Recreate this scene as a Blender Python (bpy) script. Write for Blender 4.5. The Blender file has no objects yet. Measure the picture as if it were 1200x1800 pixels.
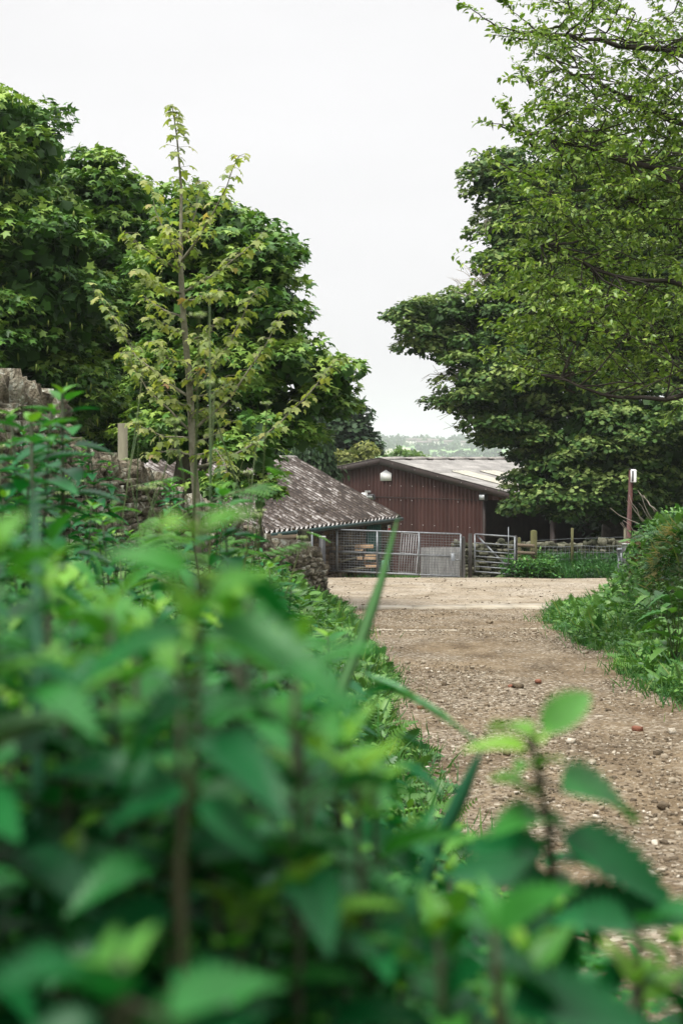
import bpy, math, random
import numpy as np
from mathutils import Vector, Matrix, Quaternion

random.seed(7)
rng = np.random.default_rng(7)
R = math.radians
S = bpy.context.scene
COL = S.collection

# ------------------------------------------------------------------ camera, world, sun, exposure
CAMZ = 1.6
PITCH = math.atan(95 / 2500)
FOC = 2500.0
cam = bpy.data.cameras.new('camera')
camo = bpy.data.objects.new('camera', cam)
COL.objects.link(camo)
camo.location = (0, 0, CAMZ)
camo.rotation_euler = (math.pi / 2 - PITCH, 0, 0)
cam.sensor_fit = 'VERTICAL'
cam.sensor_height = 36
cam.sensor_width = 24
cam.lens = 50
cam.clip_start = 0.05
cam.clip_end = 9000
cam.dof.use_dof = True
cam.dof.focus_distance = 20
cam.dof.aperture_fstop = 6.6
S.camera = camo

SUN_EL, SUN_AZ = R(62), R(215)
w = bpy.data.worlds.new('World')
S.world = w
w.use_nodes = True
nt = w.node_tree
nt.nodes.clear()
N = nt.nodes.new
out = N('ShaderNodeOutputWorld')
bg = N('ShaderNodeBackground')
sky = N('ShaderNodeTexSky')
sky.sky_type = 'NISHITA'
sky.sun_disc = False
sky.sun_elevation = SUN_EL
sky.sun_rotation = SUN_AZ
sky.air_density = 1.0
sky.dust_density = 4.0
hs = N('ShaderNodeHueSaturation')
hs.inputs['Saturation'].default_value = 0.35
nt.links.new(sky.outputs[0], hs.inputs['Color'])
# the closed cloud deck: even near the horizon, brighter overhead
tc = N('ShaderNodeTexCoord')
sp = N('ShaderNodeSeparateXYZ')
nt.links.new(tc.outputs['Generated'], sp.inputs[0])
rp = N('ShaderNodeValToRGB')
e = rp.color_ramp.elements
e[0].position = 0.0
e[0].color = (7.8, 7.75, 7.8, 1)
e[1].position = 0.38
e[1].color = (8.0, 7.95, 8.0, 1)
x = e.new(0.85)
x.color = (21, 21, 21.4, 1)
nt.links.new(sp.outputs['Z'], rp.inputs[0])
cn = N('ShaderNodeTexNoise')
cn.inputs['Scale'].default_value = 2.2
cn.inputs['Detail'].default_value = 4
mp = N('ShaderNodeMapping')
mp.inputs['Scale'].default_value = (1, 1, 3)
nt.links.new(tc.outputs['Generated'], mp.inputs[0])
nt.links.new(mp.outputs[0], cn.inputs['Vector'])
cm = N('ShaderNodeMapRange')
cm.inputs['From Min'].default_value = 0.3
cm.inputs['From Max'].default_value = 0.7
cm.inputs['To Min'].default_value = 0.95
cm.inputs['To Max'].default_value = 1.06
nt.links.new(cn.outputs['Fac'], cm.inputs['Value'])
mu = N('ShaderNodeVectorMath')
mu.operation = 'SCALE'
nt.links.new(rp.outputs[0], mu.inputs[0])
nt.links.new(cm.outputs[0], mu.inputs['Scale'])
mx = N('ShaderNodeMixRGB')
mx.inputs[0].default_value = 0.92
nt.links.new(hs.outputs[0], mx.inputs[1])
nt.links.new(mu.outputs[0], mx.inputs[2])
nt.links.new(mx.outputs[0], bg.inputs['Color'])
bg.inputs['Strength'].default_value = 0.1
nt.links.new(bg.outputs[0], out.inputs['Surface'])

sun = bpy.data.lights.new('sun', 'SUN')
suno = bpy.data.objects.new('sun', sun)
COL.objects.link(suno)
sun.energy = 3.6
sun.angle = R(12)
sun.color = (1, 0.965, 0.9)
# azimuth measured from +Y clockwise: light comes from behind-left of the camera, high
sd = Vector((math.sin(SUN_AZ) * math.cos(SUN_EL), math.cos(SUN_AZ) * math.cos(SUN_EL), math.sin(SUN_EL)))
suno.rotation_euler = sd.to_track_quat('Z', 'Y').to_euler()

S.view_settings.view_transform = 'Standard'
S.view_settings.look = 'None'
S.view_settings.exposure = 0.3
S.view_settings.gamma = 1.0
S.cycles.use_denoising = True
S.cycles.max_bounces = 6
S.cycles.diffuse_bounces = 3
S.cycles.transmission_bounces = 4
S.cycles.volume_bounces = 1
S.cycles.sample_clamp_indirect = 4
S.cycles.use_fast_gi = False


# ------------------------------------------------------------------ helpers
def P(px, py, Y):
    """point at distance Y in front of the camera seen at photo pixel (px, py)"""
    u = (px - 600) / FOC
    v = (900 - py) / FOC
    d = np.array([u, math.cos(PITCH) + v * math.sin(PITCH), -math.sin(PITCH) + v * math.cos(PITCH)])
    p = d * (Y / d[1])
    return np.array([p[0], p[1], p[2] + CAMZ])


def hit(px, py, o, d):
    """point of a vertical plane (through o, along horizontal direction d) seen at a pixel; returns point and distance along d"""
    r = P(px, py, 1.0) - np.array([0, 0, CAMZ])
    # r*t = o + s*d  (xy)
    A = np.array([[r[0], -d[0]], [r[1], -d[1]]])
    t, s = np.linalg.solve(A, np.array([o[0], o[1]]))
    return r * t + np.array([0, 0, CAMZ]), s


def sstep(a, b, x):
    t = np.clip((x - a) / (b - a), 0, 1)
    return t * t * (3 - 2 * t)


def vnoise(x, y, seed=0):
    xi = np.floor(x).astype(np.int64)
    yi = np.floor(y).astype(np.int64)
    xf = x - xi
    yf = y - yi
    xf = xf * xf * (3 - 2 * xf)
    yf = yf * yf * (3 - 2 * yf)

    def h(a, b):
        n = (a * 374761393 + b * 668265263 + seed * 974634777) & 0xFFFFFFFF
        n = ((n ^ (n >> 13)) * 1274126177) & 0xFFFFFFFF
        return ((n ^ (n >> 16)) & 0xFFFF) / 65535.0
    a = h(xi, yi) * (1 - xf) + h(xi + 1, yi) * xf
    b = h(xi, yi + 1) * (1 - xf) + h(xi + 1, yi + 1) * xf
    return a * (1 - yf) + b * yf - 0.5


YB = [-60, 4, 24, 36, 46, 60, 100, 300, 700, 4000]
ZB = [0.4, 0, -0.97, -1.47, -2.3, -4.1, -6, -25, -34, -34]


def xL(y): return np.interp(y, [0, 4, 6, 9, 14, 22, 24, 25], [0.55, 0.5, 0.32, 0.1, 0.1, 0.0, -0.15, -0.35])
def xR(y): return np.interp(y, [0, 11.6, 15, 18, 20.8, 24, 26.5, 29], [2.7, 2.8, 3.0, 3.05, 3.15, 3.75, 4.6, 6.0])


def ground(x, y):
    x = np.asarray(x, float)
    y = np.asarray(y, float)
    z = np.interp(y, YB, ZB)
    lb = sstep(0, 1.2, xL(y) - x) * np.interp(y, [-5, 3, 10, 22, 25.5, 26], [.5, .5, .35, .22, .1, 0])
    rb = np.interp(x - xR(y), [-.1, .45, .75, .95, 1.15, 1.6, 4], [0, .13, .3, .66, 1.2, 1.42, 1.5]) * np.interp(y, [0, 10, 19, 20.3, 21.6, 23.5, 25], [.8, .95, 1, .95, .4, .1, 0])
    z = z + lb + rb
    near = np.clip(1 - y / 120, 0, 1)
    bank = np.clip(lb + rb, 0, 1)
    z = z + near * (0.05 * vnoise(x * .7, y * .7, 1) + bank * 0.25 * vnoise(x * 1.3, y * 1.3, 2))
    # wheel ruts and loose hummocks of the track
    z = z + near * 0.03 * vnoise(x * 2.2, y * 1.2, 3) * (y < 24)
    fv = sstep(36.2, 37.2, y) * sstep(4.0, 4.6, x) * sstep(20, 16, x) * sstep(60, 46, y) * 0.35
    return z + fv


def link(o, parent=None):
    COL.objects.link(o)
    if parent is not None:
        o.parent = parent
    return o


def empty(name, loc=(0, 0, 0)):
    o = bpy.data.objects.new(name, None)
    o.location = loc
    o.empty_display_size = 0.2
    return link(o)


def tag(o, label=None, cat=None, group=None, kind=None):
    if label: o['label'] = label
    if cat: o['category'] = cat
    if group: o['group'] = group
    if kind: o['kind'] = kind
    return o


def mesh_np(name, V, counts, loops, mat, parent=None, rnd=None, smooth=False, origin=None):
    """mesh object from arrays; origin: where the object's own origin lies (children of an Empty are placed relative to it)"""
    V = np.asarray(V, np.float32)
    if parent is not None:
        V = V - np.array(parent.location, np.float32)
    me = bpy.data.meshes.new(name)
    me.vertices.add(len(V))
    me.vertices.foreach_set('co', V.ravel())
    counts = np.asarray(counts, np.int32)
    loops = np.asarray(loops, np.int32)
    me.loops.add(len(loops))
    me.loops.foreach_set('vertex_index', loops)
    me.polygons.add(len(counts))
    st = np.concatenate([[0], np.cumsum(counts)[:-1]]).astype(np.int32)
    me.polygons.foreach_set('loop_start', st)
    me.polygons.foreach_set('loop_total', counts)
    if smooth:
        me.polygons.foreach_set('use_smooth', np.ones(len(counts), bool))
    if rnd is not None:
        at = me.attributes.new('rnd', 'FLOAT', 'FACE')
        at.data.foreach_set('value', np.asarray(rnd, np.float32))
    me.update(calc_edges=True)
    if isinstance(mat, (list, tuple)):
        for m in mat: me.materials.append(m)
    elif mat is not None:
        me.materials.append(mat)
    o = bpy.data.objects.new(name, me)
    return link(o, parent)


class MB:
    def __init__(s):
        s.v = []
        s.f = []
        s.r = []

    def add(s, vs, fs, r=0.5):
        b = len(s.v)
        s.v.extend([tuple(map(float, q)) for q in vs])
        s.f.extend([tuple(i + b for i in f) for f in fs])
        s.r.extend([r] * len(fs))
        return s

    def box(s, c, sx, sy, sz, rz=0, r=0.5, rot=None, bev=0.0):
        """bevelled box: centre c, full sizes"""
        c = np.asarray(c, float)
        M = rot if rot is not None else np.array([[math.cos(rz), -math.sin(rz), 0], [math.sin(rz), math.cos(rz), 0], [0, 0, 1]])
        hx, hy, hz = sx / 2, sy / 2, sz / 2
        if bev <= 0:
            vs = [(a * hx, b * hy, d * hz) for a in (-1, 1) for b in (-1, 1) for d in (-1, 1)]
            fs = [(0, 1, 3, 2), (4, 6, 7, 5), (0, 4, 5, 1), (2, 3, 7, 6), (0, 2, 6, 4), (1, 5, 7, 3)]
        else:
            b_ = min(bev, hx * .9, hy * .9, hz * .9)
            vs = []
            for a in (-1, 1):
                for b in (-1, 1):
                    for d in (-1, 1):
                        vs.append((a * hx, b * (hy - b_), d * (hz - b_)))
                        vs.append((a * (hx - b_), b * hy, d * (hz - b_)))
                        vs.append((a * (hx - b_), b * (hy - b_), d * hz))
            i = lambda a, b, d, k: ((a * 2 + b) * 2 + d) * 3 + k
            fs = [(i(0, 0, 0, 0), i(0, 0, 1, 0), i(0, 1, 1, 0), i(0, 1, 0, 0)), (i(1, 0, 0, 0), i(1, 1, 0, 0), i(1, 1, 1, 0), i(1, 0, 1, 0)),
                  (i(0, 0, 0, 1), i(1, 0, 0, 1), i(1, 0, 1, 1), i(0, 0, 1, 1)), (i(0, 1, 0, 1), i(0, 1, 1, 1), i(1, 1, 1, 1), i(1, 1, 0, 1)),
                  (i(0, 0, 0, 2), i(0, 1, 0, 2), i(1, 1, 0, 2), i(1, 0, 0, 2)), (i(0, 0, 1, 2), i(1, 0, 1, 2), i(1, 1, 1, 2), i(0, 1, 1, 2))]
            for a in (0, 1):
                for b in (0, 1):
                    fs.append((i(a, b, 0, 0), i(a, b, 1, 0), i(a, b, 1, 1), i(a, b, 0, 1)))
                    fs.append((i(a, 0, b, 0), i(a, 1, b, 0), i(a, 1, b, 2), i(a, 0, b, 2)))
                    fs.append((i(0, a, b, 1), i(1, a, b, 1), i(1, a, b, 2), i(0, a, b, 2)))
                    for d in (0, 1):
                        fs.append((i(a, b, d, 0), i(a, b, d, 1), i(a, b, d, 2)))
        vs = [M @ np.array(q) + c for q in vs]
        return s.add(vs, fs, r)

    def bar(s, a, b, w, h=None, r=0.5, bev=0.0, up=(0, 0, 1)):
        """rectangular bar from a to b"""
        a = np.asarray(a, float); b = np.asarray(b, float)
        h = h or w
        d = b - a
        L = np.linalg.norm(d)
        d = d / L
        u = np.array(up, float)
        if abs(d @ u) > .95: u = np.array([1., 0, 0])
        x_ = np.cross(d, u); x_ /= np.linalg.norm(x_)
        z_ = np.cross(x_, d)
        return s.box((a + b) / 2, w, L, h, rot=np.stack([x_, d, z_], 1), r=r, bev=bev)

    def tube(s, pts, rad, n=8, cap=True, r=0.5, wob=0.0):
        pts = [np.asarray(p, float) for p in pts]
        if np.isscalar(rad): rad = [rad] * len(pts)
        ref = np.array([0.31, 0.2, 0.93])
        b = len(s.v)
        k = len(pts)
        X = None
        for i, p in enumerate(pts):
            t = pts[min(i + 1, k - 1)] - pts[max(i - 1, 0)]
            t = t / (np.linalg.norm(t) + 1e-9)
            if X is None:
                if abs(t @ ref) > .9: ref = np.array([1., 0.1, 0])
                X = np.cross(t, ref)
            X = X - (X @ t) * t
            X /= np.linalg.norm(X) + 1e-9
            Yv = np.cross(t, X)
            for j in range(n):
                a = 2 * math.pi * j / n
                rr = rad[i] * (1 + wob * (random.random() - .5))
                q = p + rr * (math.cos(a) * X + math.sin(a) * Yv)
                s.v.append(tuple(q))
        for i in range(k - 1):
            for j in range(n):
                j2 = (j + 1) % n
                s.f.append((b + i * n + j, b + i * n + j2, b + (i + 1) * n + j2, b + (i + 1) * n + j))
                s.r.append(r)
        if cap:
            s.f.append(tuple(b + j for j in reversed(range(n)))); s.r.append(r)
            s.f.append(tuple(b + (k - 1) * n + j for j in range(n))); s.r.append(r)
        return s

    def build(s, name, mat, parent=None, smooth=False):
        counts = [len(f) for f in s.f]
        loops = [i for f in s.f for i in f]
        return mesh_np(name, np.array(s.v), counts, loops, mat, parent, rnd=s.r, smooth=smooth)


# rounded block used for stones: 26 points of a 3x3x3 lattice pushed out
_sv, _idx = [], {}
for a in (-1, 0, 1):
    for b in (-1, 0, 1):
        for d in (-1, 0, 1):
            if (a, b, d) == (0, 0, 0): continue
            _idx[(a, b, d)] = len(_sv)
            _sv.append((a, b, d))
STV = np.array(_sv, float)
STF = []
for ax in range(3):
    for sg in (-1, 1):
        for u in (-1, 0):
            for v in (-1, 0):
                q = []
                for du, dv in ((0, 0), (1, 0), (1, 1), (0, 1)):
                    c = [0, 0, 0]
                    c[ax] = sg
                    c[(ax + 1) % 3] = u + du
                    c[(ax + 2) % 3] = v + dv
                    q.append(_idx[tuple(c)])
                if sg < 0: q = q[::-1]
                STF.append(q)
STN = np.abs(STV).sum(1)


def stones(centres, sizes, rots, jit=0.16, rnd_=None, tilt=0.06):
    """many rounded, chipped blocks; returns V, counts, loops, rnd"""
    centres = np.asarray(centres, float); sizes = np.asarray(sizes, float); rots = np.asarray(rots, float)
    n = len(centres)
    k = np.where(STN == 3, .91, np.where(STN == 2, .98, 1.0))
    base = STV * k[:, None]
    L = base[None] * sizes[:, None] / 2
    L = L * (1 + rng.uniform(-jit, jit, (n, 26, 3)))
    c, s_ = np.cos(rots), np.sin(rots)
    t = rng.normal(0, tilt, n)
    X = L[:, :, 0] * c[:, None] - L[:, :, 1] * s_[:, None]
    Y = L[:, :, 0] * s_[:, None] + L[:, :, 1] * c[:, None]
    Z = L[:, :, 2] + L[:, :, 0] * t[:, None]
    V = np.stack([X, Y, Z], 2) + centres[:, None]
    F = np.array(STF)
    loops = (F.ravel()[None] + 26 * np.arange(n)[:, None]).ravel()
    counts = np.full(n * 24, 4)
    r = np.repeat(rng.random(n) if rnd_ is None else rnd_, 24)
    return V.reshape(-1, 3), counts, loops, r


# ------------------------------------------------------------------ materials
def newmat(name):
    m = bpy.data.materials.new(name)
    m.use_nodes = True
    t = m.node_tree
    t.nodes.clear()
    return m, t, t.nodes.new, t.links.new


def ramp(t, stops):
    n = t.nodes.new('ShaderNodeValToRGB')
    e = n.color_ramp.elements
    e[0].position, e[0].color = stops[0][0], (*stops[0][1], 1)
    e[1].position, e[1].color = stops[-1][0], (*stops[-1][1], 1)
    for p, c in stops[1:-1]:
        q = e.new(p)
        q.color = (*c, 1)
    return n


def leaf_mat(name, stops, transl=0.28, rough=0.5, spec=0.35, vein=False):
    m, t, n, l = newmat(name)
    o = n('ShaderNodeOutputMaterial')
    at = n('ShaderNodeAttribute')
    at.attribute_name = 'rnd'
    rp = ramp(t, stops)
    l(at.outputs['Fac'], rp.inputs[0])
    col = rp.outputs[0]
    tcx = n('ShaderNodeTexCoord')
    ns = n('ShaderNodeTexNoise')
    ns.inputs['Scale'].default_value = 40 if vein else 1.3
    ns.inputs['Detail'].default_value = 3
    l(tcx.outputs['Object'], ns.inputs['Vector'])
    mr = n('ShaderNodeMapRange')
    mr.inputs['From Min'].default_value = .3
    mr.inputs['From Max'].default_value = .7
    mr.inputs['To Min'].default_value = .78
    mr.inputs['To Max'].default_value = 1.22
    l(ns.outputs['Fac'], mr.inputs['Value'])
    vm = n('ShaderNodeVectorMath')
    vm.operation = 'SCALE'
    l(col, vm.inputs[0])
    l(mr.outputs[0], vm.inputs['Scale'])
    pb = n('ShaderNodeBsdfPrincipled')
    pb.inputs['Roughness'].default_value = rough
    pb.inputs['Specular IOR Level'].default_value = spec
    l(vm.outputs[0], pb.inputs['Base Color'])
    tr = n('ShaderNodeBsdfTranslucent')
    vt = n('ShaderNodeVectorMath')
    vt.operation = 'MULTIPLY'
    vt.inputs[1].default_value = (1.5, 1.7, .6)
    l(vm.outputs[0], vt.inputs[0])
    l(vt.outputs[0], tr.inputs['Color'])
    mx = n('ShaderNodeMixShader')
    mx.inputs[0].default_value = transl
    l(pb.outputs[0], mx.inputs[1])
    l(tr.outputs[0], mx.inputs[2])
    l(mx.outputs[0], o.inputs['Surface'])
    return m


def noise_mat(name, stops, scale=3.0, detail=6, rough=.85, bump=.3, bscale=None, metal=0.0, spec=.3, stretch=(1, 1, 1), rndmix=0.0, dist=0.02, ndist=0.0):
    """colour from noise (+ per-piece attribute), bump from finer noise"""
    m, t, n, l = newmat(name)
    o = n('ShaderNodeOutputMaterial')
    pb = n('ShaderNodeBsdfPrincipled')
    tcx = n('ShaderNodeTexCoord')
    mp = n('ShaderNodeMapping')
    mp.inputs['Scale'].default_value = stretch
    l(tcx.outputs['Object'], mp.inputs[0])
    ns = n('ShaderNodeTexNoise')
    ns.inputs['Scale'].default_value = scale
    ns.inputs['Detail'].default_value = detail
    ns.inputs['Roughness'].default_value = .65
    ns.inputs['Distortion'].default_value = ndist
    l(mp.outputs[0], ns.inputs['Vector'])
    fac = ns.outputs['Fac']
    if rndmix > 0:
        at = n('ShaderNodeAttribute')
        at.attribute_name = 'rnd'
        ma = n('ShaderNodeMath')
        ma.operation = 'MULTIPLY_ADD'
        l(at.outputs['Fac'], ma.inputs[0])
        ma.inputs[1].default_value = rndmix
        mb = n('ShaderNodeMath')
        mb.operation = 'SUBTRACT'
        l(ns.outputs['Fac'], mb.inputs[0])
        mb.inputs[1].default_value = rndmix / 2
        l(mb.outputs[0], ma.inputs[2])
        fac = ma.outputs[0]
    rp = ramp(t, stops)
    l(fac, rp.inputs[0])
    l(rp.outputs[0], pb.inputs['Base Color'])
    pb.inputs['Roughness'].default_value = rough
    pb.inputs['Metallic'].default_value = metal
    pb.inputs['Specular IOR Level'].default_value = spec
    if bump > 0:
        n2 = n('ShaderNodeTexNoise')
        n2.inputs['Scale'].default_value = bscale or scale * 4
        n2.inputs['Detail'].default_value = 5
        l(mp.outputs[0], n2.inputs['Vector'])
        bp = n('ShaderNodeBump')
        bp.inputs['Strength'].default_value = bump
        bp.inputs['Distance'].default_value = dist
        l(n2.outputs['Fac'], bp.inputs['Height'])
        l(bp.outputs[0], pb.inputs['Normal'])
    l(pb.outputs[0], o.inputs['Surface'])
    return m


M = {}
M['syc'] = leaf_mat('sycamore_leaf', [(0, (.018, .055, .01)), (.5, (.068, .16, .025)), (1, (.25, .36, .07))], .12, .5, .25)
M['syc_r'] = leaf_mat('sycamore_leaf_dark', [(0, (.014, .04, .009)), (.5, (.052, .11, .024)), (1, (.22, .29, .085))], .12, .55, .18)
M['sap'] = leaf_mat('young_sycamore_leaf', [(0, (.13, .19, .055)), (.5, (.27, .305, .095)), (.85, (.36, .34, .12)), (1, (.34, .19, .12))], .4, .5, .3)
M['cherry'] = leaf_mat('cherry_leaf', [(0, (.04, .095, .016)), (.5, (.145, .235, .038)), (1, (.34, .42, .09))], .24, .42, .35)
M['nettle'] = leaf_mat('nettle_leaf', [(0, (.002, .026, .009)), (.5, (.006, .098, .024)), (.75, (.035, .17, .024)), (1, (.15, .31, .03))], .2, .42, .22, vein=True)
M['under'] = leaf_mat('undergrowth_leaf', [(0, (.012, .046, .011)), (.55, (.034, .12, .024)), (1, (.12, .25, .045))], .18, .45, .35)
M['fern'] = leaf_mat('fern_leaf', [(0, (.02, .085, .024)), (1, (.1, .26, .04))], .35, .5, .3)
M['grass'] = leaf_mat('grass_blade', [(0, (.02, .08, .02)), (.6, (.05, .15, .035)), (1, (.2, .24, .07))], .35, .45, .3)
M['bluegrass'] = leaf_mat('reed_blade', [(0, (.015, .1, .055)), (1, (.03, .14, .055))], .35, .4, .3)
M['palereed'] = leaf_mat('pale_reed_blade', [(0, (.16, .36, .2)), (1, (.26, .48, .32))], .35, .4, .3)
M['conifer'] = leaf_mat('conifer_foliage', [(0, (.016, .042, .018)), (1, (.05, .09, .035))], .1, .6, .2)
M['darkwood'] = leaf_mat('shady_wood_foliage', [(0, (.008, .02, .007)), (1, (.03, .055, .014))], .1, .7, .1)  # near-black shade below the big crown put into the leaf colour
M['olive'] = leaf_mat('olive_foliage', [(0, (.09, .12, .035)), (1, (.24, .25, .08))], .3, .6, .2)
M['pale'] = leaf_mat('pale_foliage', [(0, (.12, .2, .09)), (1, (.26, .34, .19))], .3, .6, .2)
M['floret'] = leaf_mat('parsley_floret', [(0, (.2, .3, .1)), (1, (.6, .66, .42))], .3, .6, .2)
M['catkin'] = leaf_mat('catkin', [(0, (.12, .17, .04)), (1, (.26, .3, .08))], .3, .6, .2)
M['stem'] = noise_mat('plant_stem', [(.3, (.03, .07, .02)), (.7, (.09, .1, .03))], 8, 2, .6, 0)
M['nstem'] = noise_mat('nettle_stem', [(.3, (.03, .024, .012)), (.7, (.02, .045, .012))], 8, 2, .6, 0)
M['bark'] = noise_mat('bark', [(.3, (.035, .028, .02)), (.6, (.09, .08, .06)), (.8, (.15, .15, .11))], 6, 6, .95, .8, 22, stretch=(1, 1, .3))
M['bark_pale'] = noise_mat('young_bark', [(.3, (.11, .1, .065)), (.6, (.21, .2, .14)), (.8, (.3, .29, .22))], 14, 6, .85, .4, 40)
M['bark_dark'] = noise_mat('dark_bark', [(.3, (.015, .012, .01)), (.7, (.06, .05, .04))], 6, 4, .95, .6, 22)
M['twig'] = noise_mat('dead_twig', [(.3, (.22, .18, .15)), (.7, (.38, .34, .29))], 6, 2, .9, .2)
M['stone'] = noise_mat('wall_stone', [(.28, (.035, .028, .02)), (.42, (.115, .097, .066)), (.52, (.215, .185, .13)), (.6, (.31, .295, .225)), (.66, (.5, .5, .42))], 9, 10, .95, 1.0, 45, rndmix=.16, dist=.05)
M['stone_dark'] = noise_mat('mossy_shade_stone', [(.3, (.015, .017, .009)), (.5, (.05, .052, .03)), (.75, (.17, .165, .12))], 4, 8, .95, .9, 20, rndmix=.3, dist=.03)  # moss tint, plus the shade under the tree canopy painted in as darker stone
M['core'] = noise_mat('wall_earth_core', [(.3, (.012, .01, .008)), (.7, (.035, .03, .022))], 4, 3, 1, .3)
M['timber'] = noise_mat('weathered_timber', [(.3, (.07, .062, .045)), (.6, (.17, .16, .11)), (.8, (.24, .24, .14))], 5, 6, .9, .5, 30, stretch=(1, 1, .25))
M['moss_timber'] = noise_mat('mossy_timber', [(.35, (.045, .042, .02)), (.6, (.1, .098, .038)), (.75, (.125, .11, .06))], 5, 6, .9, .5, 30, stretch=(1, 1, .4))
M['dark_timber'] = noise_mat('dark_timber', [(.3, (.025, .024, .022)), (.7, (.085, .08, .07))], 5, 6, .85, .4, 30, stretch=(1, 1, .25))
M['rail_wood'] = noise_mat('rail_wood', [(.3, (.07, .055, .04)), (.7, (.16, .125, .085))], 5, 6, .85, .4, 30)
M['board'] = noise_mat('cut_board', [(.3, (.2, .13, .075)), (.7, (.42, .29, .17))], 6, 6, .85, .3, 30, rndmix=.4)
M['galv'] = noise_mat('galvanised_steel', [(.3, (.11, .12, .13)), (.6, (.2, .215, .225)), (.8, (.29, .3, .31))], 14, 5, .5, .08, 60, metal=.45, spec=.5)
M['galv_sheet'] = noise_mat('galvanised_sheet', [(.3, (.19, .19, .19)), (.55, (.33, .335, .33)), (.8, (.45, .46, .45))], 5, 6, .6, .1, 40, metal=.2, stretch=(3, 3, .6))
M['steel_dark'] = noise_mat('dark_painted_steel', [(.3, (.02, .021, .022)), (.7, (.045, .046, .048))], 5, 4, .5, .1)
M['capm'] = noise_mat('pale_metal_cap', [(.3, (.3, .3, .29)), (.7, (.45, .45, .43))], 8, 4, .6, .1)
M['brownpost'] = noise_mat('brown_post_paint', [(.3, (.045, .016, .014)), (.7, (.09, .035, .028))], 8, 4, .6, .1)
M['white'] = noise_mat('white_sign_paint', [(.3, (.62, .61, .6)), (.7, (.8, .8, .79))], 4, 4, .6, .05)
M['fixing'] = noise_mat('pale_fixing', [(.3, (.3, .28, .27)), (.7, (.45, .43, .42))], 4, 2, .5, 0)
M['lamp_glass'] = noise_mat('floodlight_glass', [(.3, (.25, .27, .27)), (.7, (.42, .44, .44))], 6, 2, .25, 0, spec=.6)
M['lamp_body'] = noise_mat('floodlight_housing', [(.3, (.42, .43, .42)), (.7, (.6, .6, .59))], 6, 2, .5, 0)
M['green_door'] = noise_mat('green_door_paint', [(.3, (.006, .05, .035)), (.7, (.012, .085, .06))], 5, 4, .55, .1)
M['gutter'] = noise_mat('green_gutter', [(.3, (.005, .022, .02)), (.7, (.01, .036, .032))], 5, 4, .5, 0)
M['eaves_wood'] = noise_mat('soffit', [(.3, (.015, .013, .012)), (.7, (.04, .035, .03))], 5, 4, .9, .1)  # dark brown boards along the shed eaves
M['shed_stone'] = noise_mat('shed_stone', [(.3, (.02, .015, .01)), (.5, (.055, .042, .028)), (.75, (.13, .1, .065))], 3, 8, .95, .8, 16, rndmix=.3)
M['red'] = noise_mat('red_print', [(.3, (.45, .03, .03)), (.7, (.55, .05, .04))], 5, 2, .6, 0)
M['yellow'] = noise_mat('yellow_print', [(.3, (.6, .45, .05)), (.7, (.65, .5, .06))], 5, 2, .6, 0)
M['greenboard'] = noise_mat('pale_green_board', [(.3, (.14, .32, .22)), (.7, (.24, .42, .31))], 5, 3, .5, 0)
M['brick'] = noise_mat('brick_chip', [(.3, (.16, .065, .04)), (.7, (.28, .12, .075))], 12, 5, .9, .4)
M['pebble'] = noise_mat('gravel_stone', [(.2, (.08, .06, .038)), (.4, (.15, .113, .073)), (.6, (.225, .178, .122)), (.8, (.33, .285, .215)), (.95, (.5, .455, .38))], 9, 4, .9, .3, 60, rndmix=.75)
M['ridge'] = noise_mat('ridge_tile', [(.35, (.16, .15, .14)), (.6, (.3, .28, .25))], 6, 6, .9, .3)
M['skylight'] = noise_mat('translucent_roof_sheet', [(.3, (.28, .265, .21)), (.7, (.42, .4, .33))], 3, 4, .6, .1)
M['brown_sheet'] = noise_mat('brown_profiled_steel', [(.3, (.038, .0155, .013)), (.6, (.066, .028, .0235)), (.8, (.1, .047, .039))], 1.1, 7, .5, .05, 30, stretch=(1, 1, .22), spec=.35)
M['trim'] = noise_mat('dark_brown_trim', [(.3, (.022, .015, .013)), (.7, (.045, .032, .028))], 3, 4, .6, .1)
M['barn_roof'] = noise_mat('fibre_cement_roof', [(.3, (.12, .115, .105)), (.5, (.225, .215, .2)), (.7, (.34, .325, .3))], 1.1, 9, .9, .2, 20)
M['conc'] = noise_mat('concrete_slab', [(.3, (.24, .195, .14)), (.5, (.38, .335, .26)), (.8, (.48, .44, .37))], 2.5, 8, .9, .4, 30)
M['wood_far'] = leaf_mat('distant_wood_foliage', [(0, (.02, .045, .02)), (1, (.05, .085, .03))], 0, .8, .1)
M['render_far'] = noise_mat('pale_house_wall', [(.3, (.5, .48, .43)), (.7, (.62, .6, .55))], .1, 3, .9, 0)
M['slate_far'] = noise_mat('house_roof_slate', [(.3, (.12, .1, .1)), (.7, (.2, .16, .15))], .1, 3, .9, 0)
M['glass_far'] = noise_mat('dark_window', [(.3, (.03, .035, .04)), (.7, (.05, .055, .06))], .1, 2, .3, 0)
M['drygrass'] = leaf_mat('dry_grass', [(0, (.13, .15, .05)), (.5, (.3, .27, .12)), (1, (.42, .34, .17))], .3, .6, .2)
M['red_leaf'] = leaf_mat('bronze_leaf', [(0, (.05, .05, .02)), (.6, (.12, .08, .03)), (1, (.16, .13, .04))], .3, .5, .3)


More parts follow.
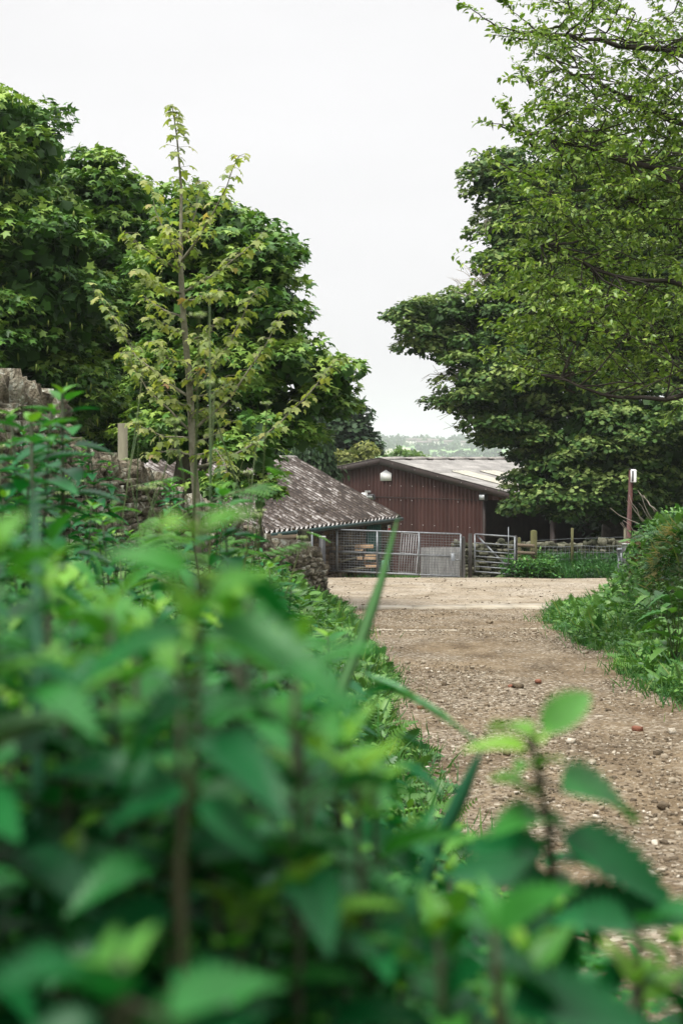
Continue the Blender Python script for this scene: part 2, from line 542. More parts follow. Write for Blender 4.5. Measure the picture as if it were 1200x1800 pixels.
def mossy_roof():
    m, t, n, l = newmat('mossy_cement_sheet')
    o = n('ShaderNodeOutputMaterial')
    pb = n('ShaderNodeBsdfPrincipled')
    tcx = n('ShaderNodeTexCoord')
    a = n('ShaderNodeTexNoise')
    a.inputs['Scale'].default_value = 4.5
    a.inputs['Detail'].default_value = 8
    a.inputs['Roughness'].default_value = .72
    l(tcx.outputs['Object'], a.inputs['Vector'])
    b = n('ShaderNodeTexNoise')
    b.inputs['Scale'].default_value = .55
    b.inputs['Detail'].default_value = 3
    l(tcx.outputs['Object'], b.inputs['Vector'])
    at = n('ShaderNodeAttribute')
    at.attribute_name = 'rnd'     # 1 on the crests of the corrugation, 0 in the valleys where moss collects
    s1 = n('ShaderNodeMath'); s1.operation = 'MULTIPLY_ADD'
    l(at.outputs['Fac'], s1.inputs[0]); s1.inputs[1].default_value = .5; l(a.outputs['Fac'], s1.inputs[2])
    s2 = n('ShaderNodeMath'); s2.operation = 'MULTIPLY_ADD'
    l(b.outputs['Fac'], s2.inputs[0]); s2.inputs[1].default_value = .34; l(s1.outputs[0], s2.inputs[2])
    rp = ramp(t, [(.66, (.018, .013, .010)), (.81, (.06, .044, .035)), (.9, (.19, .172, .158)), (1.0, (.4, .38, .365))])
    l(s2.outputs[0], rp.inputs[0])
    l(rp.outputs[0], pb.inputs['Base Color'])
    pb.inputs['Roughness'].default_value = .92
    bp = n('ShaderNodeBump'); bp.inputs['Strength'].default_value = .7; bp.inputs['Distance'].default_value = .03; bp.invert = True
    l(a.outputs['Fac'], bp.inputs['Height']); l(bp.outputs[0], pb.inputs['Normal'])
    l(pb.outputs[0], o.inputs['Surface'])
    return m


M['mossroof'] = mossy_roof()


def dirt_mat(name, dirt, grav, mixlo, mixhi, stonescale=38):
    """packed earth with patches of chippings: two scales of voronoi chips over noise"""
    m, t, n, l = newmat(name)
    o = n('ShaderNodeOutputMaterial')
    pb = n('ShaderNodeBsdfPrincipled')
    tcx = n('ShaderNodeTexCoord')
    big = n('ShaderNodeTexNoise'); big.inputs['Scale'].default_value = .9; big.inputs['Detail'].default_value = 6; big.inputs['Distortion'].default_value = .6
    l(tcx.outputs['Object'], big.inputs['Vector'])
    fine = n('ShaderNodeTexNoise'); fine.inputs['Scale'].default_value = 26; fine.inputs['Detail'].default_value = 6; fine.inputs['Roughness'].default_value = .75
    l(tcx.outputs['Object'], fine.inputs['Vector'])
    vo = n('ShaderNodeTexVoronoi'); vo.inputs['Scale'].default_value = stonescale
    l(tcx.outputs['Object'], vo.inputs['Vector'])
    dr = ramp(t, dirt)
    b2 = n('ShaderNodeTexNoise'); b2.inputs['Scale'].default_value = 1.7; b2.inputs['Detail'].default_value = 7; b2.inputs['Roughness'].default_value = .6
    mp2 = n('ShaderNodeMapping'); mp2.inputs['Scale'].default_value = (1.2, .6, 1); mp2.inputs['Location'].default_value = (7, 3, 0)
    l(tcx.outputs['Object'], mp2.inputs[0]); l(mp2.outputs[0], b2.inputs['Vector'])
    mxf = n('ShaderNodeMath'); mxf.operation = 'MULTIPLY_ADD'; mxf.inputs[1].default_value = .9
    sb = n('ShaderNodeMath'); sb.operation = 'SUBTRACT'; sb.inputs[1].default_value = .45
    l(b2.outputs['Fac'], mxf.inputs[0]); l(fine.outputs['Fac'], sb.inputs[0]); l(sb.outputs[0], mxf.inputs[2])
    l(mxf.outputs[0], dr.inputs[0])
    sx = n('ShaderNodeSeparateColor')
    l(vo.outputs['Color'], sx.inputs[0])
    gr = ramp(t, grav)
    l(sx.outputs[0], gr.inputs[0])
    mr = n('ShaderNodeMapRange'); mr.inputs['From Min'].default_value = mixlo; mr.inputs['From Max'].default_value = mixhi
    ad = n('ShaderNodeMath'); ad.operation = 'MULTIPLY_ADD'
    l(sx.outputs[1], ad.inputs[0]); ad.inputs[1].default_value = .3; l(big.outputs['Fac'], ad.inputs[2])
    l(ad.outputs[0], mr.inputs['Value'])
    mx = n('ShaderNodeMixRGB')
    l(mr.outputs[0], mx.inputs[0]); l(dr.outputs[0], mx.inputs[1]); l(gr.outputs[0], mx.inputs[2])
    l(mx.outputs[0], pb.inputs['Base Color'])
    pb.inputs['Roughness'].default_value = .95
    pb.inputs['Specular IOR Level'].default_value = .15
    hh = n('ShaderNodeMath'); hh.operation = 'MULTIPLY_ADD'
    l(vo.outputs['Distance'], hh.inputs[0]); hh.inputs[1].default_value = -.8; l(fine.outputs['Fac'], hh.inputs[2])
    bp = n('ShaderNodeBump'); bp.inputs['Strength'].default_value = .8; bp.inputs['Distance'].default_value = .025
    l(hh.outputs[0], bp.inputs['Height']); l(bp.outputs[0], pb.inputs['Normal'])
    l(pb.outputs[0], o.inputs['Surface'])
    return m


M['track'] = dirt_mat('track_dirt', [(.3, (.075, .053, .032)), (.5, (.165, .121, .073)), (.7, (.265, .205, .132))],
                      [(0, (.07, .056, .04)), (.35, (.16, .128, .09)), (.7, (.27, .225, .165)), (1, (.44, .39, .31))], .5, .85, 38)
M['yard'] = dirt_mat('yard_surface', [(.3, (.11, .082, .05)), (.48, (.23, .184, .124)), (.6, (.315, .262, .188)), (.75, (.38, .332, .256))],
                     [(0, (.18, .155, .12)), (.5, (.31, .265, .205)), (1, (.46, .41, .33))], .5, .85, 22)
M['soil'] = noise_mat('soil_and_turf', [(.35, (.035, .045, .015)), (.5, (.05, .08, .022)), (.7, (.09, .11, .035))], 2.2, 8, 1, .8, 14)


def field_mat():
    m, t, n, l = newmat('hill_fields')
    o = n('ShaderNodeOutputMaterial')
    pb = n('ShaderNodeBsdfPrincipled')
    tcx = n('ShaderNodeTexCoord')
    mp = n('ShaderNodeMapping'); mp.inputs['Scale'].default_value = (1, .42, 1); mp.inputs['Rotation'].default_value = (0, 0, .3)
    l(tcx.outputs['Object'], mp.inputs[0])
    vo = n('ShaderNodeTexVoronoi'); vo.inputs['Scale'].default_value = .0105
    l(mp.outputs[0], vo.inputs['Vector'])
    sx = n('ShaderNodeSeparateColor'); l(vo.outputs['Color'], sx.inputs[0])
    rp = ramp(t, [(0, (.08, .15, .05)), (.4, (.13, .27, .08)), (.7, (.2, .3, .12)), (.9, (.17, .34, .1)), (1, (.34, .34, .22))])
    l(sx.outputs[0], rp.inputs[0])
    l(rp.outputs[0], pb.inputs['Base Color'])
    pb.inputs['Roughness'].default_value = 1
    l(pb.outputs[0], o.inputs['Surface'])
    return m


M['fields'] = field_mat()

# ------------------------------------------------------------------ setting: ground, track, yard, hills
def grid_mesh(name, xs, ys, zf, mat, kind='structure'):
    X, Y = np.meshgrid(xs, ys)
    Z = zf(X, Y)
    V = np.stack([X.ravel(), Y.ravel(), Z.ravel()], 1)
    nx, ny = len(xs), len(ys)
    i = np.arange((nx - 1) * (ny - 1))
    a = (i // (nx - 1)) * nx + i % (nx - 1)
    q = np.stack([a, a + 1, a + nx + 1, a + nx], 1)
    o = mesh_np(name, V, np.full(len(q), 4), q.ravel(), mat, smooth=True)
    tag(o, kind=kind)
    return o


xs = np.unique(np.concatenate([np.linspace(-12, 14, 150), np.linspace(-60, 60, 60), np.geomspace(60, 3000, 18), -np.geomspace(60, 3000, 18)]))
ys = np.unique(np.concatenate([np.linspace(-4, 48, 260), np.linspace(-50, 120, 60), np.geomspace(120, 3200, 24)]))
grid_mesh('ground', xs, ys, lambda x, y: ground(x, y) - np.where((y > 36) & (y < 62), .0, 0), M['soil'])


def strip(name, y0, y1, ny, nx, fl, fr, dz, mat, fine=None):
    ys_ = np.linspace(y0, y1, ny)
    T, Yg = np.meshgrid(np.linspace(0, 1, nx), ys_)
    L, Rr = fl(ys_), fr(ys_)
    X = L[:, None] + (Rr - L)[:, None] * T
    Z = ground(X, Yg) + dz
    if fine is not None: Z = Z + fine(X, Yg)
    V = np.stack([X.ravel(), Yg.ravel(), Z.ravel()], 1)
    i = np.arange((nx - 1) * (ny - 1))
    a = (i // (nx - 1)) * nx + i % (nx - 1)
    q = np.stack([a, a + 1, a + nx + 1, a + nx], 1)
    o = mesh_np(name, V, np.full(len(q), 4), q.ravel(), mat, smooth=True)
    return tag(o, kind='structure')


def fine_track(x, y):
    return 0.02 * np.abs(vnoise(x * 5, y * 5, 5)) + 0.018 * np.abs(vnoise(x * 14, y * 14, 6)) + 0.01 * vnoise(x * 31, y * 31, 7)


strip('track', -3, 24.05, 620, 110, lambda y: xL(y) - .25 + .25 * vnoise(y * 1.2, y * 0, 8), lambda y: xR(y) + .25 + .4 * vnoise(y * 1.1, y * 0, 9), .018, M['track'], fine_track)
strip('yard', 24.0, 36.4, 90, 130, lambda y: -9 + 0 * y, lambda y: np.interp(y, [24, 26, 29, 36.4], [3.75, 4.7, 13, 13]), .030, M['yard'], lambda x, y: .006 * vnoise(x * 6, y * 6, 12))
strip('yard_beyond_gate', 36.4, 56, 60, 60, lambda y: -7 + 0 * y, lambda y: 3.6 + 0 * y + np.interp(y, [36.4, 44, 56], [0, 0, 5]), .030, M['yard'], lambda x, y: .006 * vnoise(x * 6, y * 6, 12))
# pale concrete edge between track and yard, with the wedge slab at its right end
mb = MB()


def slab(poly, th=.045):
    top = [(x_, y_, float(ground(x_, y_)) + .04 + .012) for x_, y_ in poly]
    bot = [(x_, y_, z_ - th - .08) for x_, y_, z_ in top]
    n_ = len(poly)
    mb.add(top + bot, [tuple(range(n_)), tuple(reversed(range(n_, 2 * n_)))] + [(i, i + n_, (i + 1) % n_ + n_, (i + 1) % n_) for i in range(n_)])


edge = [(-.35, 23.75), (.3, 23.8), (1.2, 23.72), (2.1, 23.8), (2.9, 23.7), (3.45, 23.62)]
edge2 = [(-.45, 24.35), (.3, 24.45), (1.2, 24.42), (2.1, 24.5), (2.9, 24.6), (3.75, 25.2)]
for i in range(5):
    a, b, c, d = edge[i], edge[i + 1], edge2[i + 1], edge2[i]
    slab([(a[0] + .006, a[1]), (b[0] - .006, b[1]), (c[0] - .006, c[1]), (d[0] + .006, d[1])])
slab([(3.46, 23.45), (4.3, 23.9), (4.5, 26.0), (3.78, 25.3)])
tag(mb.build('concrete_edge', M['conc']), kind='structure')
mb = MB()
for px0, px1, py, d_ in ((640, 808, 1113, 18.9), (915, 960, 1110, 19.2)):   # worn slab lips showing through the dirt
    a, b = P(px0, py, d_), P(px1, py + 1, d_)
    for k in range(3):
        q0, q1 = a + (b - a) * (k / 3 + .01), a + (b - a) * ((k + .92) / 3)
        zz = float(ground((q0[0] + q1[0]) / 2, d_))
        mb.box(((q0[0] + q1[0]) / 2, d_ + random.uniform(-.03, .03), zz + .012), q1[0] - q0[0], .07, .05, rz=random.uniform(-.05, .05), bev=.012)
tag(mb.build('buried_kerb', M['conc']), kind='structure')


def hillz(x, y):
    prof = np.interp(y, [1150, 1500, 1900, 2200, 2500, 3100], [-34, -10, 8, 22, 30, 25])
    return prof + 9 * vnoise(x / 260 + 3, y / 300, 21) + 5 * vnoise(x / 90, y / 120, 22) + (x - 200) * -.01


grid_mesh('hills', np.linspace(-2600, 2600, 140), np.linspace(1150, 3100, 60), hillz, M['fields'])


# ------------------------------------------------------------------ foliage tools
def fan(outline, centre, droop=.3, fold=.0):
    pts = [(*centre, 0.0)]
    for x_, y_ in outline:
        r2 = x_ * x_ + (y_ - centre[1]) ** 2
        pts.append((x_, y_, -droop * r2 + fold * abs(x_)))
    n_ = len(outline)
    return np.array(pts), [(0, 1 + i, 1 + (i + 1) % n_) for i in range(n_)]


def mirror(side):
    return [(0, 0)] + side + [(0, 1)] + [(-x_, y_) for x_, y_ in reversed(side)]


T_SYC = fan(mirror([(.42, -.06), (.26, .2), (.62, .48), (.22, .56)]), (0, .3), .38)
T_SYCHI = fan(mirror([(.16, -.1), (.46, -.04), (.4, .1), (.3, .2), (.5, .3), (.64, .5), (.42, .5), (.24, .52), (.2, .75)]), (0, .32), .4)
T_SYCLO = fan(mirror([(.5, .0), (.22, .3), (.5, .55)]), (0, .3), .35)
T_OV = (np.array([(0, 0, 0), (.24, .3, .06), (.2, .65, .0), (0, 1, -.16), (-.2, .65, .0), (-.24, .3, .06), (0, .45, -.03)]),
        [(0, 1, 6), (1, 2, 6), (2, 3, 6), (3, 4, 6), (4, 5, 6), (5, 0, 6)])
T_BL = (np.array([(-.03, 0, 0), (.03, 0, 0), (.025, .5, .0), (-.025, .5, .0), (0, 1, -.15)]), [(0, 1, 2, 3), (3, 2, 4)])


def serrate(n_=10, W=.56, curl=.25, fold=.12):
    """toothed ovate leaf: left edge, midrib, right edge stations"""
    V, F = [], []
    for i in range(n_ + 1):
        t_ = i / n_
        wd = W * .5 * (math.sin(math.pi * min(1, t_ ** .62)) ** .8) * (1.0 if i % 2 else .70) if 0 < i < n_ else 0.0
        y_ = t_
        z_ = -curl * t_ * t_
        off = .035 if i % 2 else 0
        V += [(-wd, y_ + off, z_ + fold * wd * 1.6), (0, y_, z_), (wd, y_ + off, z_ + fold * wd * 1.6)]
    for i in range(n_):
        a = i * 3
        F += [(a, a + 1, a + 4, a + 3), (a + 1, a + 2, a + 5, a + 4)]
    return np.array(V), F


T_NET = serrate(20, .60, .30, .3)
T_NET2 = serrate(12, .5, .5, .3)


def frond(n_=16, L=1.0, W=.17, droop=.35):
    """pinnate frond: rachis with toothed pinnae both sides"""
    V, F = [], []
    for i in range(n_):
        t_ = (i + .5) / n_
        y_ = t_ * L
        z_ = -droop * t_ * t_
        ln = W * (math.sin(math.pi * (t_ * .82 + .14))) ** .8
        for s_ in (-1, 1):
            b = len(V)
            wv = L / n_ * .46
            V += [(0, y_ - wv, z_), (0, y_ + wv, z_), (s_ * ln * .5, y_ + wv * 1.3 + .02, z_ - .01), (s_ * ln, y_ + .06, z_ - ln * .25), (s_ * ln * .5, y_ - wv * .6 + .02, z_ - .01)]
            F += [(b, b + 4, b + 2, b + 1), (b + 4, b + 3, b + 2)]
    b = len(V)
    V += [(-.006, 0, 0), (.006, 0, 0), (.004, L * .5, -droop * .25 + .004), (-.004, L * .5, -droop * .25 + .004), (0, L, -droop)]
    F += [(b, b + 1, b + 2, b + 3), (b + 3, b + 2, b + 4)]
    return np.array(V), F


T_FROND = frond()
T_FROND2 = frond(9, 1, .34, .3)


def norm(a):
    return a / (np.linalg.norm(a, axis=-1, keepdims=True) + 1e-9)


def leaf_arrays(T, pos, dr, nr, size, rnd):
    tv, tf = T
    n_ = len(pos)
    y_ = norm(dr)
    z_ = norm(nr - (nr * y_).sum(1, keepdims=True) * y_)
    x_ = np.cross(y_, z_)
    V = pos[:, None] + np.asarray(size)[:, None, None] * (tv[None, :, 0:1] * x_[:, None] + tv[None, :, 1:2] * y_[:, None] + tv[None, :, 2:3] * z_[:, None])
    cnt = np.array([len(f) for f in tf])
    lp = np.array([i for f in tf for i in f])
    loops = (lp[None] + len(tv) * np.arange(n_)[:, None]).ravel()
    counts = np.tile(cnt, n_)
    return V.reshape(-1, 3), counts, loops, np.repeat(np.clip(rnd, 0, 1), len(tf))


def join(parts):
    V, C, L, Rr = [], [], [], []
    b = 0
    for v, c, l_, r in parts:
        V.append(v); C.append(c); L.append(l_ + b); Rr.append(r)
        b += len(v)
    return np.concatenate(V), np.concatenate(C), np.concatenate(L), np.concatenate(Rr)


def leaf_obj(name, parts, mat, parent=None):
    V, C, L, Rr = join(parts)
    return mesh_np(name, V, C, L, mat, parent, rnd=Rr)


def blob_w(px, py, rx, ry, d, rd=None):
    """an ellipsoid lobe of a crown: centre and radii in metres"""
    c = P(px, py, d)
    return c, np.array([rx * d / FOC, (rd if rd else rx * d / FOC), ry * d / FOC])


def clump_crown(blobs, per_m2, crad, leaf, T, nleaf, flat=.5, droop=.35, tone=(.5, .25), inner=.25, rmin=.15, core=150):
    blobs = [(c, np.maximum(r - crad * .3, r * .6)) for c, r in blobs]
    """leaf domes over the surface of a union of ellipsoids: tiers with hollows between them"""
    parts = []
    cents = []
    for bi, (c, r) in enumerate(blobs):
        area = 4 * math.pi * ((r[0] * r[1]) ** 1.6 + (r[0] * r[2]) ** 1.6 + (r[1] * r[2]) ** 1.6) ** (1 / 1.6) / 3 ** (1 / 1.6)
        k = int(area * per_m2) + 3
        u = norm(rng.normal(size=(k, 3)))
        ph = 1.0 - np.abs(rng.normal(0, .10, (k, 1)))
        p = c + u * r * ph
        keep = np.ones(k, bool)
        for bj, (c2, r2) in enumerate(blobs):
            if bj != bi:
                keep &= (((p - c2) / (r2 * .86)) ** 2).sum(1) > 1
        p, u = p[keep], u[keep]
        nrm_ = norm(u / r)
        cents.append((p, nrm_))
        # inner fill
        ki = int(k * inner)
        ui = norm(rng.normal(size=(ki, 3)))
        pi_ = c + ui * r * rng.uniform(.35, .8, (ki, 1))
        cents.append((pi_, ui))
    Pc = np.concatenate([a for a, _ in cents])
    Nc = np.concatenate([b for _, b in cents])
    n_ = len(Pc)
    Rc = crad * rng.uniform(.6, 1.25, n_)
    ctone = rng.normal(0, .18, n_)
    m = np.maximum((nleaf * (Rc / crad) ** 2 * rng.uniform(.6, 1.2, n_)).astype(int), 6)
    idx = np.repeat(np.arange(n_), m)
    tot = len(idx)
    v = norm(rng.normal(size=(tot, 3)))
    ax = norm(Nc * .75 + np.array([0, 0, .85]))[idx]
    flip = (v * ax).sum(1) < -.15
    v[flip] = -v[flip]
    rad = rng.uniform(.55, 1.05, (tot, 1)) ** .6
    off = v * rad * Rc[idx][:, None]
    off[:, 2] *= flat
    pos = Pc[idx] + off
    out_ = norm(off + np.array([0, 0, 1e-3]))
    horiz = out_.copy(); horiz[:, 2] *= .3
    dr = norm(horiz + rng.normal(0, .45, (tot, 3)) + np.array([0, 0, -droop]))
    nr = norm(np.array([0, 0, 1.0]) + .55 * out_ + rng.normal(0, .35, (tot, 3)))
    size = leaf * rng.uniform(.6, 1.2, tot)
    rnd = tone[0] + ctone[idx] + rng.normal(0, tone[1] * .6, tot) + .3 * v[:, 2] - .05  # leaf colour lightens up each clump, painting in the lit tier tops
    A1 = leaf_arrays(T, pos, dr, nr, size, rnd)
    # oversized leaves deep inside the crown, shade put into their darker colour
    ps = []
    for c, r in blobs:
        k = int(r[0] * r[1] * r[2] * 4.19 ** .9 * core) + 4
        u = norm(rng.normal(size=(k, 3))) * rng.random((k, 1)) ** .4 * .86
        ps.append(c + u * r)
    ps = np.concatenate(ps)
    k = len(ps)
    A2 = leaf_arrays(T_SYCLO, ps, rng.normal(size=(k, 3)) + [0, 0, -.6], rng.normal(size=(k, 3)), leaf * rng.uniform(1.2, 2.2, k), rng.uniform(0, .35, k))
    return join([A1, A2]), Pc


def wig(a, b, n_=6, amp=.08, sag=0.0):
    a = np.asarray(a, float); b = np.asarray(b, float)
    L = np.linalg.norm(b - a)
    pts = []
    for i in range(n_ + 1):
        t_ = i / n_
        p = a + (b - a) * t_ + rng.normal(0, amp * L / n_, 3) * (0 < i < n_)
        p = p + np.array([0, 0, sag * L * math.sin(math.pi * t_)])
        pts.append(p)
    return pts


def skeleton(mb_, base, top, r0, targets, ntw=2, r_l=.3):
    """trunk plus limbs that reach to the lobes of the crown"""
    tr = wig(base, top, 7, .12)
    mb_.tube(tr, [r0 * (1.25 if i == 0 else 1 - .75 * i / 7) for i in range(8)], 12, wob=.1)
    for tg in targets:
        tg = np.asarray(tg, float)
        k = int(np.clip(7 * (tg[2] - base[2]) / (top[2] - base[2] + 1e-6) - 2.2, 1, 6))
        s0 = tr[k]
        pts = wig(s0, tg, 6, .18, .08)
        rr = r0 * r_l * (1 - k / 10)
        mb_.tube(pts, [rr * (1 - .85 * i / 6) for i in range(7)], 7, wob=.1)
        for _ in range(ntw):
            i = random.randint(2, 5)
            e_ = pts[i] + norm(rng.normal(size=3) + np.array([0, 0, .3])) * min(np.linalg.norm(tg - s0) * .3, .7)
            q = wig(pts[i], e_, 4, .2, .05)
            mb_.tube(q, [rr * .4 * (1 - .8 * j / 4) for j in range(5)], 5)


def tree(name, label, base, top, r0, blobs, mat, per_m2, crad, leaf, T, nleaf, bark='bark', group=None, **kw):
    base = np.array([base[0], base[1], float(ground(base[0], base[1])) - .1])
    o = empty(name, tuple(base))
    tag(o, label, 'tree', group)
    mbt = MB()
    skeleton(mbt, base, np.asarray(top, float), r0, [c for c, r in blobs])
    mbt.build('trunk', M[bark], o, smooth=True)
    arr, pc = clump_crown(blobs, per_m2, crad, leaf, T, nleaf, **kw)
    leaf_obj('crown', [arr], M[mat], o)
    return o, pc


# ------------------------------------------------------------------ trees on the left
B = lambda lst, d: [blob_w(a, b, c, e_, d + (f[0] if f else 0), f[1] if len(f) > 1 else None) for a, b, c, e_, *f in lst]
bA = B([(15, 262, 98, 112, 0, 1.6), (-90, 380, 190, 190, 0, 2.2), (60, 420, 110, 90, -.3, 1.6), (70, 540, 135, 95, 0, 1.8), (-60, 620, 190, 110, 0, 2.2), (60, 690, 140, 80, .5, 1.6)], 25)
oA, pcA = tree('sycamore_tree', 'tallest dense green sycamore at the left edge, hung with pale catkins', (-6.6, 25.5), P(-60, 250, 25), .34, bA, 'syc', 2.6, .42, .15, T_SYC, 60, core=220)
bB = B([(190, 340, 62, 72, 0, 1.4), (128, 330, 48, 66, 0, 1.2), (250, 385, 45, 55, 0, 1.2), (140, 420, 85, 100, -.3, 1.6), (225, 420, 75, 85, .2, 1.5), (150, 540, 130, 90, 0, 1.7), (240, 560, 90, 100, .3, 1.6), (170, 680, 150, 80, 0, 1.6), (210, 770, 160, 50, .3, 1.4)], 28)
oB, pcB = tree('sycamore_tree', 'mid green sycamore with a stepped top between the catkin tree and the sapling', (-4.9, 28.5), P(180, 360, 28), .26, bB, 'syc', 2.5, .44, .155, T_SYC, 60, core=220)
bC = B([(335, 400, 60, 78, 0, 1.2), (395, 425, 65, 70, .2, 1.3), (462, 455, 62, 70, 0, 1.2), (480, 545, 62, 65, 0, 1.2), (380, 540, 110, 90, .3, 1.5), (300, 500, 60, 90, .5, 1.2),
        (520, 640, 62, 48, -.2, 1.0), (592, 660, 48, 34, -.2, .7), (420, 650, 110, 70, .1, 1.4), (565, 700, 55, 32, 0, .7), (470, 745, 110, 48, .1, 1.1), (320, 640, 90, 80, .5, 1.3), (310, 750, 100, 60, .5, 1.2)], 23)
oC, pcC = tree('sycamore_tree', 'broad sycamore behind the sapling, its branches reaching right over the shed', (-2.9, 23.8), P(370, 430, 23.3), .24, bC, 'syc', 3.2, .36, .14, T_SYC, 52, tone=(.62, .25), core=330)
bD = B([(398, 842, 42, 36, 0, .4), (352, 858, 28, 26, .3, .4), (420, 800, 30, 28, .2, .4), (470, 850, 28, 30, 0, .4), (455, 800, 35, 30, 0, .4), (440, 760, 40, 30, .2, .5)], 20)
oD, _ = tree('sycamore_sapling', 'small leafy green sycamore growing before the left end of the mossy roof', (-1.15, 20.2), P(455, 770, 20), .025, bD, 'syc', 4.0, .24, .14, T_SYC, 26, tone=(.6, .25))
# catkins of the tall tree
n_ = 420
sel = pcA[rng.integers(0, len(pcA), n_)] + rng.normal(0, .3, (n_, 3)) + np.array([0, -.15, -.15])
leaf_cat = (np.array([(0, 0, 0), (.09, .2, 0), (.11, .6, 0), (0, 1, 0), (-.11, .6, 0), (-.09, .2, 0), (0, .3, .1), (0, .3, -.1)]),
            [(0, 1, 6), (1, 2, 6), (2, 3, 6), (3, 4, 6), (4, 5, 6), (5, 0, 6), (0, 7, 1), (1, 7, 2), (2, 7, 3), (3, 7, 4), (4, 7, 5), (5, 7, 0)])
co = leaf_obj('catkins', [leaf_arrays(leaf_cat, sel, np.tile([0, 0, -1.0], (n_, 1)) + rng.normal(0, .12, (n_, 3)), rng.normal(size=(n_, 3)), rng.uniform(.12, .2, n_), rng.random(n_))], M['catkin'], oA)
tag(co, 'pale yellow green hanging catkins', kind='stuff')


# conifer, dark round tree, olive shrub and pale shrub beyond the roofs
def conifer(label, px, ptop, pbot, rx, d):
    t_, b_ = P(px, ptop, d), P(px, pbot, d)
    base = np.array([b_[0], d, float(ground(b_[0], d)) - .1])
    o = empty('conifer_tree', tuple(base)); tag(o, label, 'tree')
    MB().tube([base, t_], [.16, .03], 8).build('trunk', M['bark_dark'], o, smooth=True)
    H = t_[2] - base[2]
    k = 900
    h = rng.random(k) ** .8
    ang = rng.uniform(0, 2 * math.pi, k)
    rad = rx * d / FOC * (1 - h ** 1.6) * rng.uniform(.6, 1.05, k)
    c = np.stack([base[0] + rad * np.cos(ang), base[1] + rad * np.sin(ang), base[2] + H * (.02 + .97 * h)], 1)
    idx = np.repeat(np.arange(k), 34)
    tt = rng.random(len(idx))
    od = np.stack([np.cos(ang), np.sin(ang), 0 * ang], 1)[idx]
    pos = c[idx] + od * (tt[:, None] - .5) * .5 + rng.normal(0, .1, (len(idx), 3)) + np.array([0, 0, -1]) * (tt[:, None] ** 1.6) * .45
    dr = od * .4 + rng.normal(0, .25, pos.shape) + np.array([0, 0, -1.0])
    leaf_obj('crown', [leaf_arrays(T_OV, pos, dr, od + rng.normal(0, .5, pos.shape), rng.uniform(.1, .22, len(pos)), rng.random(len(pos)) * .6 + .4 * rng.random(k)[idx])], M['conifer'], o)


conifer('dark drooping conifer behind the mossy shed roof, below the sycamore branches', 540, 690, 930, 85, 46)
conifer('dark conifer half hidden behind the drooping one, left of it', 470, 640, 930, 80, 49)
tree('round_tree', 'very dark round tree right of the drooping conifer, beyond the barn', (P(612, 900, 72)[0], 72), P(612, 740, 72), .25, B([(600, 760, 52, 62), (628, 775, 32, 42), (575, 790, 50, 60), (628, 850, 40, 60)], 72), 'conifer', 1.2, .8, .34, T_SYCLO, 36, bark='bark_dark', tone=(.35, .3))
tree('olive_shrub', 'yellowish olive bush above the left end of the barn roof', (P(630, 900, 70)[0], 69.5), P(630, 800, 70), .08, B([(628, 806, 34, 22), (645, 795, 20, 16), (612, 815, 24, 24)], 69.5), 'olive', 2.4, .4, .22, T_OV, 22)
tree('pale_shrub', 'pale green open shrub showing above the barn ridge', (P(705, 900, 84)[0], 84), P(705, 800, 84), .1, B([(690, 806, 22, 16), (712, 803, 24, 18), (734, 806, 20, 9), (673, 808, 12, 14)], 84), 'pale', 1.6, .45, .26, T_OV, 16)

# ------------------------------------------------------------------ trees on the right
bR = B([(748, 562, 56, 46, -1, 1.5), (800, 545, 58, 38, 0, 1.5), (740, 615, 24, 26, -1, .6), (716, 572, 28, 30, -1, .9), (790, 590, 40, 30, 0, 1.2), (856, 322, 40, 44, 0, 1.0), (900, 300, 50, 44, 0, 1.0),
        (900, 400, 62, 80, 0, 1.8), (895, 490, 62, 66, 0, 1.8), (862, 560, 60, 50, 0, 1.8), (870, 635, 86, 76, -1, 2.2), (838, 680, 60, 56, -1, 1.8), (792, 712, 40, 18, -1, .8), (890, 740, 72, 56, -1, 2.0),
        (1000, 620, 130, 140, 0, 2.8), (1040, 400, 160, 170, 1, 3), (1180, 500, 170, 220, 1, 3.4), (1030, 780, 130, 80, -1, 2.4), (1160, 760, 160, 90, -1, 2.6), (972, 832, 84, 62, -1.5, 1.7), (930, 876, 36, 40, -2, 1.0), (1060, 850, 100, 56, -1.5, 1.6), (1000, 888, 62, 34, -2, 1.1), (1100, 895, 60, 30, -1, 1.2), (1180, 860, 90, 60, 0, 1.8)], 44)
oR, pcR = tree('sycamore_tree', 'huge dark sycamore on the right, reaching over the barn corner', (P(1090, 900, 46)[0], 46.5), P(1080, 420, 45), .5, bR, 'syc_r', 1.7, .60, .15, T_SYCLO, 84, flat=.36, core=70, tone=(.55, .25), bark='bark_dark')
# bare dead twigs on its left side, part of the tree
for a, b in (((850, 665), (752, 655)), ((840, 670), (765, 690)), ((850, 700), (770, 745)), ((860, 480), (840, 490)), ((830, 520), (790, 498)), ((850, 500), (812, 480)), ((880, 360), (845, 410)), ((860, 650), (770, 640))):
    mb = MB()
    for k in range(3):
        s0, s1 = P(a[0], a[1], 43), P(b[0] + random.uniform(-12, 12), b[1] + random.uniform(-14, 14), 43 + random.uniform(-.6, .6))
        q = wig(s0, s1, 5, .25)
        mb.tube(q, [.022, .018, .014, .01, .008, .005], 4)
        for j in (2, 3, 4):
            mb.tube([q[j], q[j] + norm(rng.normal(size=3)) * .35 + np.array([-.2, 0, .1])], [.007, .003], 3)
    mb.build('dead_twig', M['twig'], oR)
